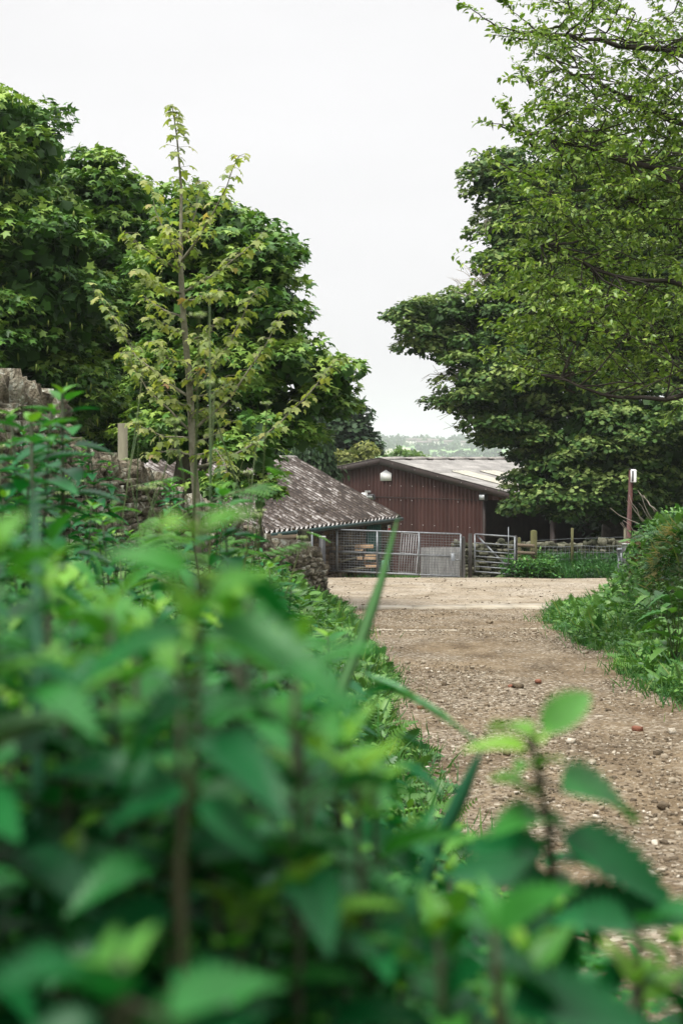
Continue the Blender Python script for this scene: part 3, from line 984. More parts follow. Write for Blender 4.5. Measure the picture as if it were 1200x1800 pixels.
# further dark trees that close the wood under its crown
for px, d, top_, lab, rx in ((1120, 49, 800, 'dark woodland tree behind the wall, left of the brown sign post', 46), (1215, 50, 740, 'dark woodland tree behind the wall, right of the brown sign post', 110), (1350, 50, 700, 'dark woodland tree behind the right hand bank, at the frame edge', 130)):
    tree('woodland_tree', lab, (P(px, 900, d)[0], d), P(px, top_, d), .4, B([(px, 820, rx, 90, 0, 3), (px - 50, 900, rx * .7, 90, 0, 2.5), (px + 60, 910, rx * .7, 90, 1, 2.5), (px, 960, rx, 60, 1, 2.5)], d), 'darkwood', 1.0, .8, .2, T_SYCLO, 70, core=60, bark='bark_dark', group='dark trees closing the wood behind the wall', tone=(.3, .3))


# light green cherry-like tree, near right: long branchlets with alternate leaves
def branchlet(mbw, a, b, r0, leaves, nl, leaf, sag=.05, n_=7, amp=.12, side=1):
    pts = wig(a, b, n_, amp, sag)
    mbw.tube(pts, [r0 * (1 - .8 * i / n_) for i in range(n_ + 1)], 5, cap=False)
    L = np.linalg.norm(np.asarray(b) - np.asarray(a))
    for i in range(nl):
        t_ = (i + random.random()) / nl * .92 + .08
        k = min(int(t_ * n_), n_ - 1)
        f = t_ * n_ - k
        p = pts[k] * (1 - f) + pts[k + 1] * f
        tg = norm(pts[k + 1] - pts[k])
        rd = norm(rng.normal(size=3))
        rd[2] = rd[2] * .5 - .1
        d_ = norm(tg * .7 + norm(rd) * 1.0 + np.array([0, 0, -.22]))
        leaves.append((p + rng.normal(0, .02, 3), d_, norm(np.array([0, 0, 1.0]) + rng.normal(0, .45, 3)), leaf * random.uniform(.6, 1.2)))


DC = 15
base = np.array([7.2, 16, float(ground(7.2, 16)) - .1])
oCh = empty('cherry_tree', tuple(base))
tag(oCh, 'light green small leaved tree leaning in from the upper right, nearest tree on that side', 'tree')
mb = MB(); lv = []
tr = [base, base + [-.1, 0, 1.2], base + [-.3, -.1, 2.6], P(1560, 420, 16.2), P(1540, 150, 16.2), P(1530, -200, 16.2)]
mb.tube(tr, [.24, .2, .18, .15, .12, .06], 12, wob=.1)
main = [((tr[3]), (1330, 380), (1150, 300), (1000, 250), (900, 215), 15), ((tr[4]), (1350, 130), (1180, 70), (1020, 78), (905, 52), 15.2), ((tr[3]), (1380, 560), (1250, 500), (1090, 480), (940, 420), 14.6),
        ((tr[2]), (1400, 700), (1230, 718), (1090, 700), (960, 655), 14.4), ((tr[4]), (1350, 260), (1180, 200), (1050, 140), (950, 120), 15.6), ((tr[2]), (1350, 640), (1180, 610), (1060, 580), (950, 560), 15.8),
        ((tr[4]), (1400, 60), (1250, -40), (1100, -60), (960, -40), 15.4), ((tr[3]), (1350, 440), (1200, 400), (1080, 350), (960, 330), 15.9), ((tr[5]), (1400, -160), (1200, -160), (1050, -180), (900, -160), 15.5)]
mains = []
for s0, p1, p2, p3, p4, d in main:
    pts = [np.asarray(s0)] + [P(q[0], q[1], d) + rng.normal(0, .05, 3) for q in (p1, p2, p3, p4)]
    dense = []
    for i in range(4):
        dense += wig(pts[i], pts[i + 1], 4, .1)[:-1]
    dense.append(pts[-1])
    mb.tube(dense, [.055 * (1 - .85 * i / 16) for i in range(17)], 6, wob=.15)
    mains.append(dense)
# explicit shoots standing clear against the sky
for a, m_, b in (((930, 62), (870, 45), (803, 4)), ((960, 70), (900, 20), (880, -10)), ((1000, 260), (930, 232), (836, 212)), ((940, 262), (905, 225), (882, 180)), ((960, 320), (900, 300), (828, 265)), ((980, 120), (930, 150), (915, 118)),
                 ((1000, 180), (960, 190), (908, 205)), ((1010, 690), (930, 650), (862, 628)), ((1080, 706), (1010, 672), (900, 640)), ((1000, 400), (920, 390), (872, 400)), ((980, 520), (920, 500), (880, 520)), ((1000, 600), (930, 590), (880, 570)),
                 ((1250, 720), (1190, 715), (1165, 745)), ((990, 40), (930, 70), (860, 62))):
    d = DC + random.uniform(-.6, .4)
    q0, q1, q2 = P(*a, d), P(*m_, d - .1), P(*b, d - .2)
    branchlet(mb, q0, q1, .014, lv, 26, .085, .02)
    branchlet(mb, q1, q2, .009, lv, 34, .085, .03)
cblobs = B([(1130, 300, 120, 260, 1.2, 1.0), (1090, 600, 130, 110, 1.2, 1.0), (1100, 110, 165, 190, .4, 1.5), (1060, 330, 130, 150, 0, 1.5), (1080, 500, 140, 120, 0, 1.5), (1080, 630, 150, 75, 0, 1.4), (965, 400, 62, 80, 0, .9), (960, 500, 62, 80, 0, .9), (1010, 60, 90, 110, 0, 1.1), (1240, 350, 150, 340, .5, 1.8), (960, 590, 62, 50, 0, .9), (1000, 230, 80, 60, 0, 1)], DC)
allm = np.array([p for m_ in mains for p in m_[4:]])
for c, r in cblobs:
    k = int(r[0] * r[1] * r[2] * 4.19 * 6.2) + 3
    for _ in range(k):
        u = norm(rng.normal(size=3)) * random.random() ** .35
        e_ = c + u * r
        dd = np.linalg.norm(allm - e_, axis=1) + rng.uniform(0, .6, len(allm))
        s0 = allm[np.argmin(dd)]
        L = random.uniform(.6, 1.2)
        v = norm(norm(e_ - s0) * .6 + np.array([-.8, 0, .1]) + rng.normal(0, .35, 3) * [1, 1.2, .5])
        b0_ = e_ - v * L * .5
        lk = s0 - b0_
        if np.linalg.norm(lk) > .25: mb.tube(wig(s0, b0_, 3, .1), [.010, .009, .008, .007], 4, cap=False)
        ax_ = wig(b0_, b0_ + v * L, 5, .12, .05)
        mb.tube(ax_, [.007 * (1 - .14 * i_) for i_ in range(6)], 4, cap=False)
        sd_ = norm(np.cross(v, [0, 0, 1.0]) + rng.normal(0, .25, 3))
        for q_ in range(6):
            o0 = ax_[min(q_, 5)]
            sg = 1 if q_ % 2 else -1
            l2 = L * random.uniform(.3, .5) * (1 - .08 * q_)
            branchlet(mb, o0, o0 + (v * .75 + sd_ * sg * .75 + np.array([0, 0, random.uniform(-.12, .15)])) * l2, .0032, lv, 15, .07, .03, 3)
        branchlet(mb, ax_[3], ax_[5], .003, lv, 10, .075, .0, 3)
mb.build('trunk', M['bark_dark'], oCh, smooth=True)
a_ = [np.array([q[i] for q in lv]) for i in range(4)]
leaf_obj('crown', [leaf_arrays(T_OV, a_[0], a_[1], a_[2], a_[3], rng.normal(.5, .22, len(lv)))], M['cherry'], oCh)
n_ = 260
sel = a_[0][rng.integers(0, len(lv), n_)]
tag(leaf_obj('catkins', [leaf_arrays(leaf_cat, sel, np.tile([0, 0, -1.0], (n_, 1)) + rng.normal(0, .1, (n_, 3)), rng.normal(size=(n_, 3)), rng.uniform(.07, .12, n_), rng.random(n_) * .6)], M['catkin'], oCh), kind='stuff')

# ------------------------------------------------------------------ sycamore sapling in front of the wall
DS = 14.0
b0 = P(345, 870, DS)
gz = float(ground(b0[0], DS))
oS = empty('young_sycamore', (b0[0], DS, gz))
tag(oS, 'young sycamore with a thin pale trunk and yellow green leaves, beside the stone wall', 'tree')
mb = MB(); lv = []
tp = [np.array([b0[0] + .03, DS, gz - .05])] + [P(x_, y_, DS) for x_, y_ in ((345, 870), (339, 800), (336, 720), (331, 650), (323, 560), (318, 480), (318, 430), (319, 330), (311, 240), (303, 186))]
mb.tube(tp, [.045, .041, .038, .035, .032, .031, .027, .021, .013, .008, .004], 10, wob=.12)
brs = [[(337, 700), (278, 658), (239, 627), (210, 575), (165, 510)], [(334, 757), (298, 720), (259, 685), (236, 650), (222, 620)], [(341, 687), (376, 642), (407, 599), (430, 549), (452, 505)],
       [(340, 757), (407, 697), (453, 627), (500, 549)], [(343, 822), (407, 802), (473, 759), (531, 705), (590, 632)], [(325, 512), (376, 483), (422, 448), (461, 409)], [(317, 462), (352, 413), (387, 351), (420, 274)],
       [(312, 446), (282, 393), (262, 320)], [(320, 516), (274, 498), (240, 474)], [(316, 474), (259, 440), (224, 409)], [(320, 425), (345, 370), (352, 318)], [(338, 770), (290, 768), (236, 742)],
       [(336, 730), (370, 715), (400, 660)], [(336, 700), (380, 690), (420, 668)], [(331, 600), (360, 588), (395, 560)], [(326, 560), (290, 545), (262, 528)], [(330, 640), (296, 630), (270, 600)], [(338, 780), (375, 765), (410, 740)],
       [(318, 470), (300, 430), (300, 400)], [(323, 530), (360, 520), (390, 512)], [(328, 590), (300, 575), (262, 560)], [(334, 680), (360, 640), (362, 600)], [(336, 720), (300, 700), (284, 668)], [(340, 800), (300, 790), (262, 800)], [(340, 800), (380, 790), (400, 830)]]
for br in brs:
    dd = random.uniform(-.7, .5)
    q = [P(x_, y_, DS + dd * i / (len(br) - 1)) for i, (x_, y_) in enumerate(br)]
    pts = []
    for i in range(len(q) - 1):
        pts += wig(q[i], q[i + 1], 3, .05)[:-1]
    pts.append(q[-1])
    L = sum(np.linalg.norm(q[i + 1] - q[i]) for i in range(len(q) - 1))
    r0 = .007 + .006 * L
    mb.tube(pts, [r0 * (1 - .82 * i / (len(pts) - 1)) for i in range(len(pts))], 6)
    nd = max(4, int(L / .1))
    for i in range(nd):
        t_ = .18 + .82 * i / (nd - 1)
        k = min(int(t_ * (len(pts) - 1)), len(pts) - 2)
        f = t_ * (len(pts) - 1) - k
        p = pts[k] * (1 - f) + pts[k + 1] * f
        for s_ in range(5 if t_ < .98 else 7):
            rd = norm(rng.normal(size=3) * [1, 1, .25])
            pe = p + rd * random.uniform(.03, .1)
            mb.tube([p, pe], [.0025, .0018], 3, cap=False)
            lv.append((pe, norm(rd * .8 + np.array([0, 0, -.75])), norm(np.array([0, 0, 1.0]) + rd * .4 + rng.normal(0, .25, 3)), random.uniform(.05, .095)))
for i in range(15):   # leaves up the leader
    t_ = 7.2 + 2.8 * i / 14
    k = min(int(t_), 9)
    p = tp[k] * (1 - (t_ - k)) + tp[k + 1] * (t_ - k)
    for s_ in range(4 if i < 13 else 7):
        rd = norm(rng.normal(size=3) * [1, 1, .25])
        pe = p + rd * random.uniform(.02, .13) * (1 if i < 12 else .5)
        mb.tube([p, pe], [.0025, .0018], 3, cap=False)
        lv.append((pe, norm(rd * .8 + np.array([0, 0, -.6])), norm(np.array([0, 0, 1.0]) + rd * .4 + rng.normal(0, .25, 3)), random.uniform(.06, .11)))
mb.build('trunk', M['bark_pale'], oS, smooth=True)
a_ = [np.array([q[i] for q in lv]) for i in range(4)]
leaf_obj('crown', [leaf_arrays(T_SYCHI, a_[0], a_[1], a_[2], a_[3], rng.normal(.34, .22, len(lv)))], M['sap'], oS)


# ------------------------------------------------------------------ dry stone walls
def drystone(label, path, hf, thick, mat, course=.11, ln=(.18, .45), cope=(.2, .34), name='dry_stone_wall', cope_lean=.25, rough=0):
    """path: list of (x,y); hf(s)->(z bottom, z top of courses); coping stones on edge"""
    path = np.asarray(path, float)
    seg = np.linalg.norm(np.diff(path, axis=0), axis=1)
    cs = np.concatenate([[0], np.cumsum(seg)])
    tot = cs[-1]

    def at(s_):
        return np.array([np.interp(s_, cs, path[:, 0]), np.interp(s_, cs, path[:, 1])])

    def dirn(s_):
        a, b = at(max(0, s_ - .05)), at(min(tot, s_ + .05))
        d = (b - a) / np.linalg.norm(b - a)
        return d
    C, Z, Ro = [], [], []
    s_ = 0
    # courses
    zmin = min(hf(q)[0] for q in np.linspace(0, tot, 40)); zmax = max(hf(q)[1] for q in np.linspace(0, tot, 40))
    z = zmin
    while z < zmax:
        ch = course * random.uniform(.7, 1.35)
        for side in (-1, 1):
            s_ = random.uniform(-.2, 0)
            while s_ < tot:
                l_ = random.uniform(*ln)
                mid = s_ + l_ / 2
                if 0 <= mid <= tot:
                    zb, zt = hf(mid)
                    if zb - .15 < z and z + ch * .6 < zt:
                        d = dirn(mid); nn = np.array([-d[1], d[0]])
                        dep = thick * .5 * random.uniform(.85, 1.1)
                        c = at(mid) + nn * side * (thick / 2 - dep / 2 + random.uniform(-.05, .05))
                        C.append((c[0], c[1], z + ch / 2 + random.uniform(-.01, .01))); Z.append((l_ * .97, dep, ch * .94)); Ro.append(math.atan2(d[1], d[0]) + random.uniform(-.08, .08))
                s_ += l_
        z += ch
    o0 = at(0)
    o = empty(name, (o0[0], o0[1], hf(0)[0]))
    tag(o, label, 'wall')
    V, c_, l_, r = stones(C, Z, Ro, .26 if rough else .18, tilt=.1)
    mesh_np('wall_stones', V, c_, l_, mat, o, rnd=r)
    # earth core
    mbc = MB()
    k = max(2, int(tot / .4))
    for i in range(k):
        a, b = at(tot * i / k + (.06 if i == 0 else 0)), at(tot * (i + 1) / k - (.06 if i == k - 1 else 0))
        zb = min(hf(tot * (i + .02) / k)[0], hf(tot * (i + .98) / k)[0]); zt = min(hf(tot * (i + .02) / k)[1], hf(tot * (i + .98) / k)[1])
        if zt - zb < .2: continue
        d = (b - a) / np.linalg.norm(b - a)
        mbc.box(((a[0] + b[0]) / 2, (a[1] + b[1]) / 2, (zb + zt) / 2 - .06), np.linalg.norm(b - a), thick * .7, zt - zb - .1, rz=math.atan2(d[1], d[0]))
    mbc.build('core', M['core'], o)
    # coping
    C, Z, Ro = [], [], []
    s_ = .02
    while s_ < tot:
        l_ = random.choice([.08, .11, .14, .18, .24]) * random.uniform(.8, 1.3)
        h = random.uniform(*cope) * (1.25 - l_)
        mid = s_ + l_ / 2
        zt = hf(min(mid, tot))[1]
        d = dirn(min(mid, tot))
        c = at(min(mid, tot))
        C.append((c[0], c[1], zt + h / 2 - .05)); Z.append((l_, thick * random.uniform(.5, .95), h)); Ro.append(math.atan2(d[1], d[0]) + random.uniform(-.4, .4))
        s_ += l_ * .95
    V, c_, l_, r = stones(C, Z, Ro, .3, tilt=cope_lean)
    mesh_np('coping', V, c_, l_, mat, o, rnd=r)
    return o


Lp = [(8, -3.0), (10.8, -2.66), (12.2, -2.56), (13, -2.46), (15, -2.36), (16.5, -2.2), (20, -1.75), (23, -1.15), (25.6, -.5)]
Lt = [(8, 2.15), (10.8, 2.0), (12.25, 1.93), (12.35, 1.55), (13.2, 1.45), (15, 1.36), (16.5, 1.16), (20, .62), (23, .05), (25.6, -.22)]
path = [(b, a) for a, b in Lp]
pl = np.array(path)
pcs = np.concatenate([[0], np.cumsum(np.linalg.norm(np.diff(pl, axis=0), axis=1))])
yy = np.array([q[0] for q in Lt]); zz = np.array([q[1] for q in Lt])


def hfL(s_):
    y_ = np.interp(s_, pcs, pl[:, 1]); x_ = np.interp(s_, pcs, pl[:, 0])
    return float(ground(x_, y_)) - .1, float(np.interp(y_, yy, zz))


drystone('long rough stone wall stepping down from the left edge to the yard, topped with upright stones', path, hfL, .5, M['stone'], course=.075, ln=(.09, .32), cope=(.12, .28), cope_lean=.5, rough=1)
pb_ = [(-.5, 40.3), (3.45, 38.6), (6.2, 38.2), (8.5, 38.0), (12, 37.6), (16, 37)]
pb_ = [(3.05, 38.7), (6.2, 38.4), (8.5, 38.2), (12, 37.9), (18, 37)]


def hfR(s_):
    x_ = 3.05 + s_
    return -1.8, float(np.interp(x_, [3, 5, 6.5, 7.2, 8, 12, 18], [-.78, -.74, -.78, -.68, -.8, -.7, -.6])) + .12 * float(vnoise(np.array(x_ * 1.4), np.array(0.), 31))


drystone('mossy tumbled field wall behind the netting fence, under the dark sycamore', pb_, hfR, .5, M['stone_dark'], course=.1, ln=(.12, .35), cope=(.1, .2))

# squared stone gatepost at the yard end of the long wall
sp_ = P(535, 930, 26)
zb = float(ground(sp_[0], 26))
o = tag(MB().box((sp_[0], 26.0, (zb + sp_[2]) / 2 - .1), .22, .24, sp_[2] - zb + .2, rz=.2, bev=.03).build('stone_gatepost', M['stone_dark']), 'squared mossy stone gatepost rising behind the end of the long stone wall', 'gatepost')


# ------------------------------------------------------------------ posts
def post(name, label, cat, px, ptop, d, w_, mat, round_=False, zb=None, cap=None, group=None, lean=0.0, capname='cap'):
    t_ = P(px, ptop, d)
    zb = float(ground(t_[0], d)) if zb is None else zb
    H = t_[2] - zb
    o = empty(name, (t_[0], d, zb))
    tag(o, label, cat, group)
    b = MB()
    top = np.array([t_[0] + lean, d, t_[2]])
    bot = np.array([t_[0], d, zb - .15])
    if round_:
        b.tube([bot, bot + (top - bot) * .5, top], [w_ / 2, w_ / 2 * .98, w_ / 2 * .95], 14)
    else:
        b.bar(bot, top, w_, w_, bev=w_ * .08)
        # chamfered top
        b.add([(top[0] - w_ * .42, d - w_ * .42, t_[2] + .002), (top[0] + w_ * .42, d - w_ * .42, t_[2] + .002), (top[0] + w_ * .42, d + w_ * .42, t_[2] + .002), (top[0] - w_ * .42, d + w_ * .42, t_[2] + .002), (top[0], d, t_[2] + w_ * .18)],
              [(0, 1, 4), (1, 2, 4), (2, 3, 4), (3, 0, 4)])
    b.build('shaft', mat, o, smooth=round_)
    if cap:
        MB().tube([top + [0, 0, .002], top + [0, 0, .03], top + [0, 0, .035]], [w_ / 2 * 1.02, w_ / 2 * 1.02, w_ / 2 * .85], 16).build(capname, cap, o)
    return o


post('timber_post', 'round weathered wooden post standing above the long stone wall, left of the sapling', 'post', 216, 744, 15.6, .115, M['timber'], True)
post('bollard', 'black round bollard with a pale cap at the end of the stone wall', 'bollard', 566.5, 945, 32, .155, M['steel_dark'], True, cap=M['capm'])
post('steel_post', 'short grey steel post left of the black capped bollard', 'post', 546.5, 938, 34, .1, M['galv'], True, cap=M['capm'])
post('gate_post', 'short dark wooden post closing the mesh gate', 'gatepost', 814, 944, 36.1, .09, M['dark_timber'])
post('gate_post', 'taller dark wooden post hanging the small barred gate', 'gatepost', 826, 938, 36.3, .11, M['dark_timber'], True)
post('gate_post', 'dark post on the latch side of the small barred gate, beside mossy rails', 'gatepost', 905.5, 942, 35.9, .085, M['dark_timber'])
post('fence_post', 'thin mossy yellow green post just right of the small gate', 'post', 912, 945, 36.6, .075, M['moss_timber'])
post('fence_post', 'thick squared mossy corner post with a chamfered top', 'post', 937.5, 933, 36.4, .155, M['moss_timber'])
post('fence_post', 'thin wooden post in the middle of the netting fence', 'post', 1005, 928, 36.8, .075, M['moss_timber'], True)
post('fence_post', 'grey wooden post at the right end of the netting fence, by the brown sign post', 'post', 1098, 928, 37, .08, M['timber'], True)
post('white_post', 'pale post rising from the bank at the right edge', 'post', 1204, 843, 21, .05, M['fixing'])

# round rails between the two mossy posts: one thing
o = empty('rail_hurdle', tuple(P(922, 1000, 36.35)))
tag(o, 'four round wooden rails fixed between the mossy posts', 'rails')
for py in (959, 972, 984, 996):
    a, b = P(905, py - 1, 36.28), P(939, py + 1, 36.2)
    MB().tube([a, b], [.045, .045], 10).build('rail', M['rail_wood'], o, smooth=True)


# ------------------------------------------------------------------ gates
def lerp(a, b, t_): return np.asarray(a) * (1 - t_) + np.asarray(b) * t_


def mesh_gate():
    tl, tr_ = P(557, 930, 37.4), P(809, 939, 36.0)
    bl, br = P(557, 1002, 37.4), P(809, 1013.5, 36.0)
    o = empty('mesh_gate', tuple(lerp(bl, br, .5)))
    tag(o, 'long galvanised yard gate filled with square mesh', 'gate')
    f = MB()
    q = lambda u, v: lerp(lerp(bl, br, u), lerp(tl, tr_, u), v)
    f.tube([q(0, 1), q(.5, 1), q(1, 1)], .024, 10)
    f.tube([q(0, 0), q(.5, 0), q(1, 0)], .024, 10)
    f.tube([q(0, .47), q(.5, .47), q(.93, .47)], .018, 10)
    for u in (0, 1): f.tube([q(u, 0), q(u, 1)], .024, 10)
    f.build('frame', M['galv'], o, smooth=True)
    for px in (593, 665, 738):
        u = (px - 557) / 252
        MB().tube([q(u, .0), q(u, 1)], .026, 10).build('upright', M['galv'], o, smooth=True)
    g = MB()
    n1 = 52
    for i in range(1, n1):
        u = i / n1
        g.tube([q(u, 0) + [0, .012, 0], q(u, 1) + [0, .012, 0]], .0038, 4, cap=False)
    for j in range(1, 16):
        v = j / 16
        g.tube([q(0, v) + [0, .018, 0], q(1, v) + [0, .018, 0]], .0042, 4, cap=False)
    g.build('mesh_infill', M['galv'], o)
    l_ = MB()
    c = q(.965, .5)
    l_.box(c + [0, -.03, .04], .17, .03, .012, rz=-.35)
    l_.box(c + [-.06, -.03, -.05], .1, .05, .2, rz=-.35, bev=.008)
    l_.box(c + [.04, -.03, -.12], .16, .025, .03, rz=-.35)
    l_.build('latch', M['galv'], o)


mesh_gate()


def bar_gate():
    tl, tr_ = P(834, 939, 36.2), P(904, 943.5, 35.8)
    bl, br = P(834, 1004.5, 36.2), P(904, 1010, 35.8)
    o = empty('barred_gate', tuple(lerp(bl, br, .5)))
    tag(o, 'small galvanised gate with seven horizontal bars and a diagonal brace', 'gate')
    q = lambda u, v: lerp(lerp(bl, br, u), lerp(tl, tr_, u), v)
    f = MB()
    for u in (0, 1): MB().tube([q(u, 0), q(u, 1)], .022, 10).build('end_post', M['galv'], o, smooth=True)
    for v, r_ in ((1, .022), (.77, .015), (.55, .015), (.41, .015), (.28, .015), (.14, .015), (0, .018)):
        MB().tube([q(0, v), q(1, v)], r_, 8).build('bar', M['galv'], o, smooth=True)
    MB().bar(q(.06, .96) + [0, .03, 0], q(.96, .04) + [0, .03, 0], .012, .045).build('brace', M['galv'], o)
    b = MB()
    b.tube([q(.84, .22) + [0, -.03, 0], q(.84, 1.25) + [0, -.03, 0]], .012, 8)
    b.tube([q(.79, .66) + [0, -.03, 0], q(.98, .66) + [0, -.03, 0]], .01, 8)
    b.build('slam_bolt', M['galv'], o)


bar_gate()

# netting fence
o = empty('netting_fence', tuple(P(1010, 1000, 36.8)))
tag(o, 'square wire stock netting strung between the mossy fence posts', 'fence')
g = MB()
a0, a1 = P(943, 960, 36.75), P(1098, 958, 36.95)
for k, h in enumerate((0, -.16, -.32, -.46, -.58, -.68)):
    pts = [lerp(a0, a1, t_) + [0, 0, h - .03 * math.sin(math.pi * ((t_ * 2) % 1))] for t_ in np.linspace(0, 1, 17)]
    g.tube(pts, .0065 if k == 0 else .0055, 4, cap=False)
for i in range(1, 22):
    t_ = i / 22
    s0 = -.03 * math.sin(math.pi * ((t_ * 2) % 1))
    g.tube([lerp(a0, a1, t_) + [0, 0, s0], lerp(a0, a1, t_) + [random.uniform(-.02, .02), 0, -.7 + s0]], .0055, 4, cap=False)
g.tube([P(943, 950, 36.75), P(1005, 947, 36.8), P(1098, 944, 36.95)], .004, 4, cap=False)
g.build('netting', M['galv'], o)

# ------------------------------------------------------------------ shed with the mossy roof
sdir = np.array([.36, .933, 0]); sdir /= np.linalg.norm(sdir)
sperp = np.array([sdir[1], -sdir[0], 0])
E = P(703, 908, 42)
Rg, _ = None, None
# ridge end: on the line E - w*perp
wv = .0797 * 42
Rr_ = E - sperp * wv
Rr_[2] = P(520, 807, Rr_[1])[2]
LS = 11.5
o = empty('shed', (E[0] - sdir[0] * 6 - sperp[0] * 1.5, E[1] - sdir[1] * 6 - sperp[1] * 1.5, float(ground(0, 37)) - .3))
tag(o, 'low stone shed under a corrugated roof crusted with dark moss, beside the brown barn', 'shed')


def corrugated(o_, u, v, amp, pitch, n_per=6, nv=1, profile='sine', topz=None, crest=False):
    """sheet from o_ spanning vectors u (across the corrugation) and v (along); returns arrays"""
    o_, u, v = map(lambda q: np.asarray(q, float), (o_, u, v))
    L = np.linalg.norm(u)
    nrm_ = np.cross(u, v); nrm_ /= np.linalg.norm(nrm_)
    nu = int(L / pitch * n_per)
    t_ = np.arange(nu + 1) / n_per
    if profile == 'sine': h = np.sin(2 * math.pi * t_)
    else: h = np.clip(np.sin(2 * math.pi * t_) * 2.2, -1, 1)
    pos = (t_ * pitch / L)
    V = []
    for j in range(nv + 1):
        V.append(o_ + pos[:, None] * u + v * (j / nv) + (h * amp)[:, None] * nrm_)
    V = np.concatenate(V)
    n1 = nu + 1
    i = np.arange(nu * nv)
    a = (i // nu) * n1 + i % nu
    q = np.stack([a, a + 1, a + n1 + 1, a + n1], 1)
    hc = (np.clip(h, -1, 1)[:-1] + np.clip(h, -1, 1)[1:]) / 2
    r = np.tile((hc + 1) / 2, nv)
    return V, np.full(len(q), 4), q.ravel(), r


down = E - Rr_
rows = 3
parts = []
for k in range(rows):   # three lapped courses of sheets
    a = Rr_ + down * (k / rows) + np.array([0, 0, .012 * (rows - k)])
    vlen = down * ((1 / rows) + (.03 if k < rows - 1 else .0))
    parts.append(corrugated(a - sdir * LS, sdir * LS, vlen, .06, .3, 8, 4))
V, c_, l_, r = join(parts)
# tiny irregularity
V = V + rng.normal(0, .005, V.shape)
rf = mesh_np('roof', V, c_, l_, M['mossroof'], o, rnd=r, smooth=False)
# moss cushions on the roof, real lumps in the valleys
k = 1500
cu = (np.floor(rng.random(k) * LS / .3) + .75) * .3 / LS; cv = rng.random(k)
cen = Rr_ + down * cv[:, None] - sdir * (LS * cu)[:, None] + np.array([0, 0, .0]) * rng.uniform(.4, 1, (k, 1))
sz = rng.uniform(.03, .085, (k, 1)) * np.array([1, 1, .75]) * rng.uniform(.6, 1.4, (k, 3))
V, c_, l_, r = stones(cen, sz, rng.uniform(0, 6, k), .25)
M['moss'] = noise_mat('roof_moss', [(.35, (.02, .014, .01)), (.6, (.055, .038, .02)), (.8, (.08, .065, .03))], 9, 5, 1, .5, rndmix=.3)
tag(mesh_np('moss', V, c_, l_, M['moss'], rf, rnd=r), kind='stuff')
rf.children[0].location = (0, 0, 0)
# fix child's coordinates: it is stored relative to the roof, whose frame is the shed's
ms = rf.children[0]
off = np.array(o.location)
co_ = np.empty(len(ms.data.vertices) * 3, np.float32); ms.data.vertices.foreach_get('co', co_)
co_ = (co_.reshape(-1, 3) - off.astype(np.float32)).ravel(); ms.data.vertices.foreach_set('co', co_)
# far slope, ridge, gutter, fascia, walls
R2 = Rr_ - sperp * wv; R2[2] = E[2]
V, c_, l_, r = corrugated(R2 - sdir * LS, sdir * LS, Rr_ - R2, .034, .2, 6, 1)
mesh_np('roof', V, c_, l_, M['mossroof'], o, rnd=r)
mb = MB()
k = 16
for i in range(k):
    a = Rr_ - sdir * LS * (i / k); b = Rr_ - sdir * LS * ((i + .97) / k)
    mb.tube([a + [0, 0, .02], b + [0, 0, .02]], [.085, .095], 10)
mb.build('ridge_tiles', M['ridge'], o, smooth=True)
mb = MB()
g0 = E - sdir * LS + sperp * .06 - np.array([0, 0, .07]); g1 = E + sperp * .06 - np.array([0, 0, .07])
mb.tube([g0, g1], .05, 10)
mb.build('gutter', M['gutter'], o, smooth=True)
wo = E - sperp * .35
zg = -2.6
mb = MB()
C, Z, Ro = [], [], []
z = zg
ang = math.atan2(sdir[1], sdir[0])
while z < E[2] - .12:
    ch = random.uniform(.1, .18)
    s_ = 0
    while s_ < LS - .3:
        l2 = random.uniform(.2, .5)
        p = wo - sdir * (s_ + l2 / 2)
        C.append((p[0], p[1], z + ch / 2)); Z.append((l2 * .97, .3, ch * .95)); Ro.append(ang)
        s_ += l2
    z += ch
V, c_, l_, r = stones(C, Z, Ro, .08, tilt=.01)
mesh_np('wall', V, c_, l_, M['shed_stone'], o, rnd=r)
mb = MB()
mb.box(wo - sdir * (LS / 2) - sperp * .22 + [0, 0, (zg + E[2] - .12) / 2 - wo[2]], LS - .3, .25, E[2] - .12 - zg, rz=ang)
mb.box(wo - sdir * .35 - sperp * (wv - .35) + [0, 0, (zg + E[2] - .2) / 2 - wo[2]], .3, 2 * wv - .7, E[2] - .2 - zg, rz=ang)
mb.box(wo - sdir * (LS - .5) - sperp * (wv - .35) + [0, 0, (zg + E[2] - .2) / 2 - wo[2]], .3, 2 * wv - .7, E[2] - .2 - zg, rz=ang)
# gable triangles
for sgn in (.2, LS - .35):
    a_, b_, c2 = E - sdir * sgn - [0, 0, .16], R2 - sdir * sgn - [0, 0, .16], Rr_ - sdir * sgn - [0, 0, .16]
    d_ = -sdir * .25
    mb.add([a_, b_, c2, a_ + d_, b_ + d_, c2 + d_], [(0, 1, 2), (5, 4, 3), (0, 3, 4, 1), (1, 4, 5, 2), (2, 5, 3, 0)])
mb.build('wall_core', M['core'], o)
mb = MB()
mb.bar(E - sdir * LS - [0, 0, .09], E - [0, 0, .09], .03, .12)
mb.bar(E + sdir * .02 - [0, 0, .06], Rr_ + sdir * .02 - [0, 0, .06], .03, .12)
mb.build('fascia', M['eaves_wood'], o)
# green door, poster
wf = wo + sperp * .16
dp, s_ = hit(656, 940, wf, sdir)
db = MB()
dc = wf + sdir * s_
zt = P(656, 917, dc[1])[2]
db.box((dc[0], dc[1], (zt - 2.25) / 2), 1.15, .06, zt + 2.25, rz=ang, bev=.01)
for k in range(-2, 3):
    q = dc + sdir * k * .2 + sperp * .035
    db.box((q[0], q[1], (zt - 2.25) / 2), .012, .02, zt + 2.2, rz=ang)
dor = db.build('door', M['green_door'], o)
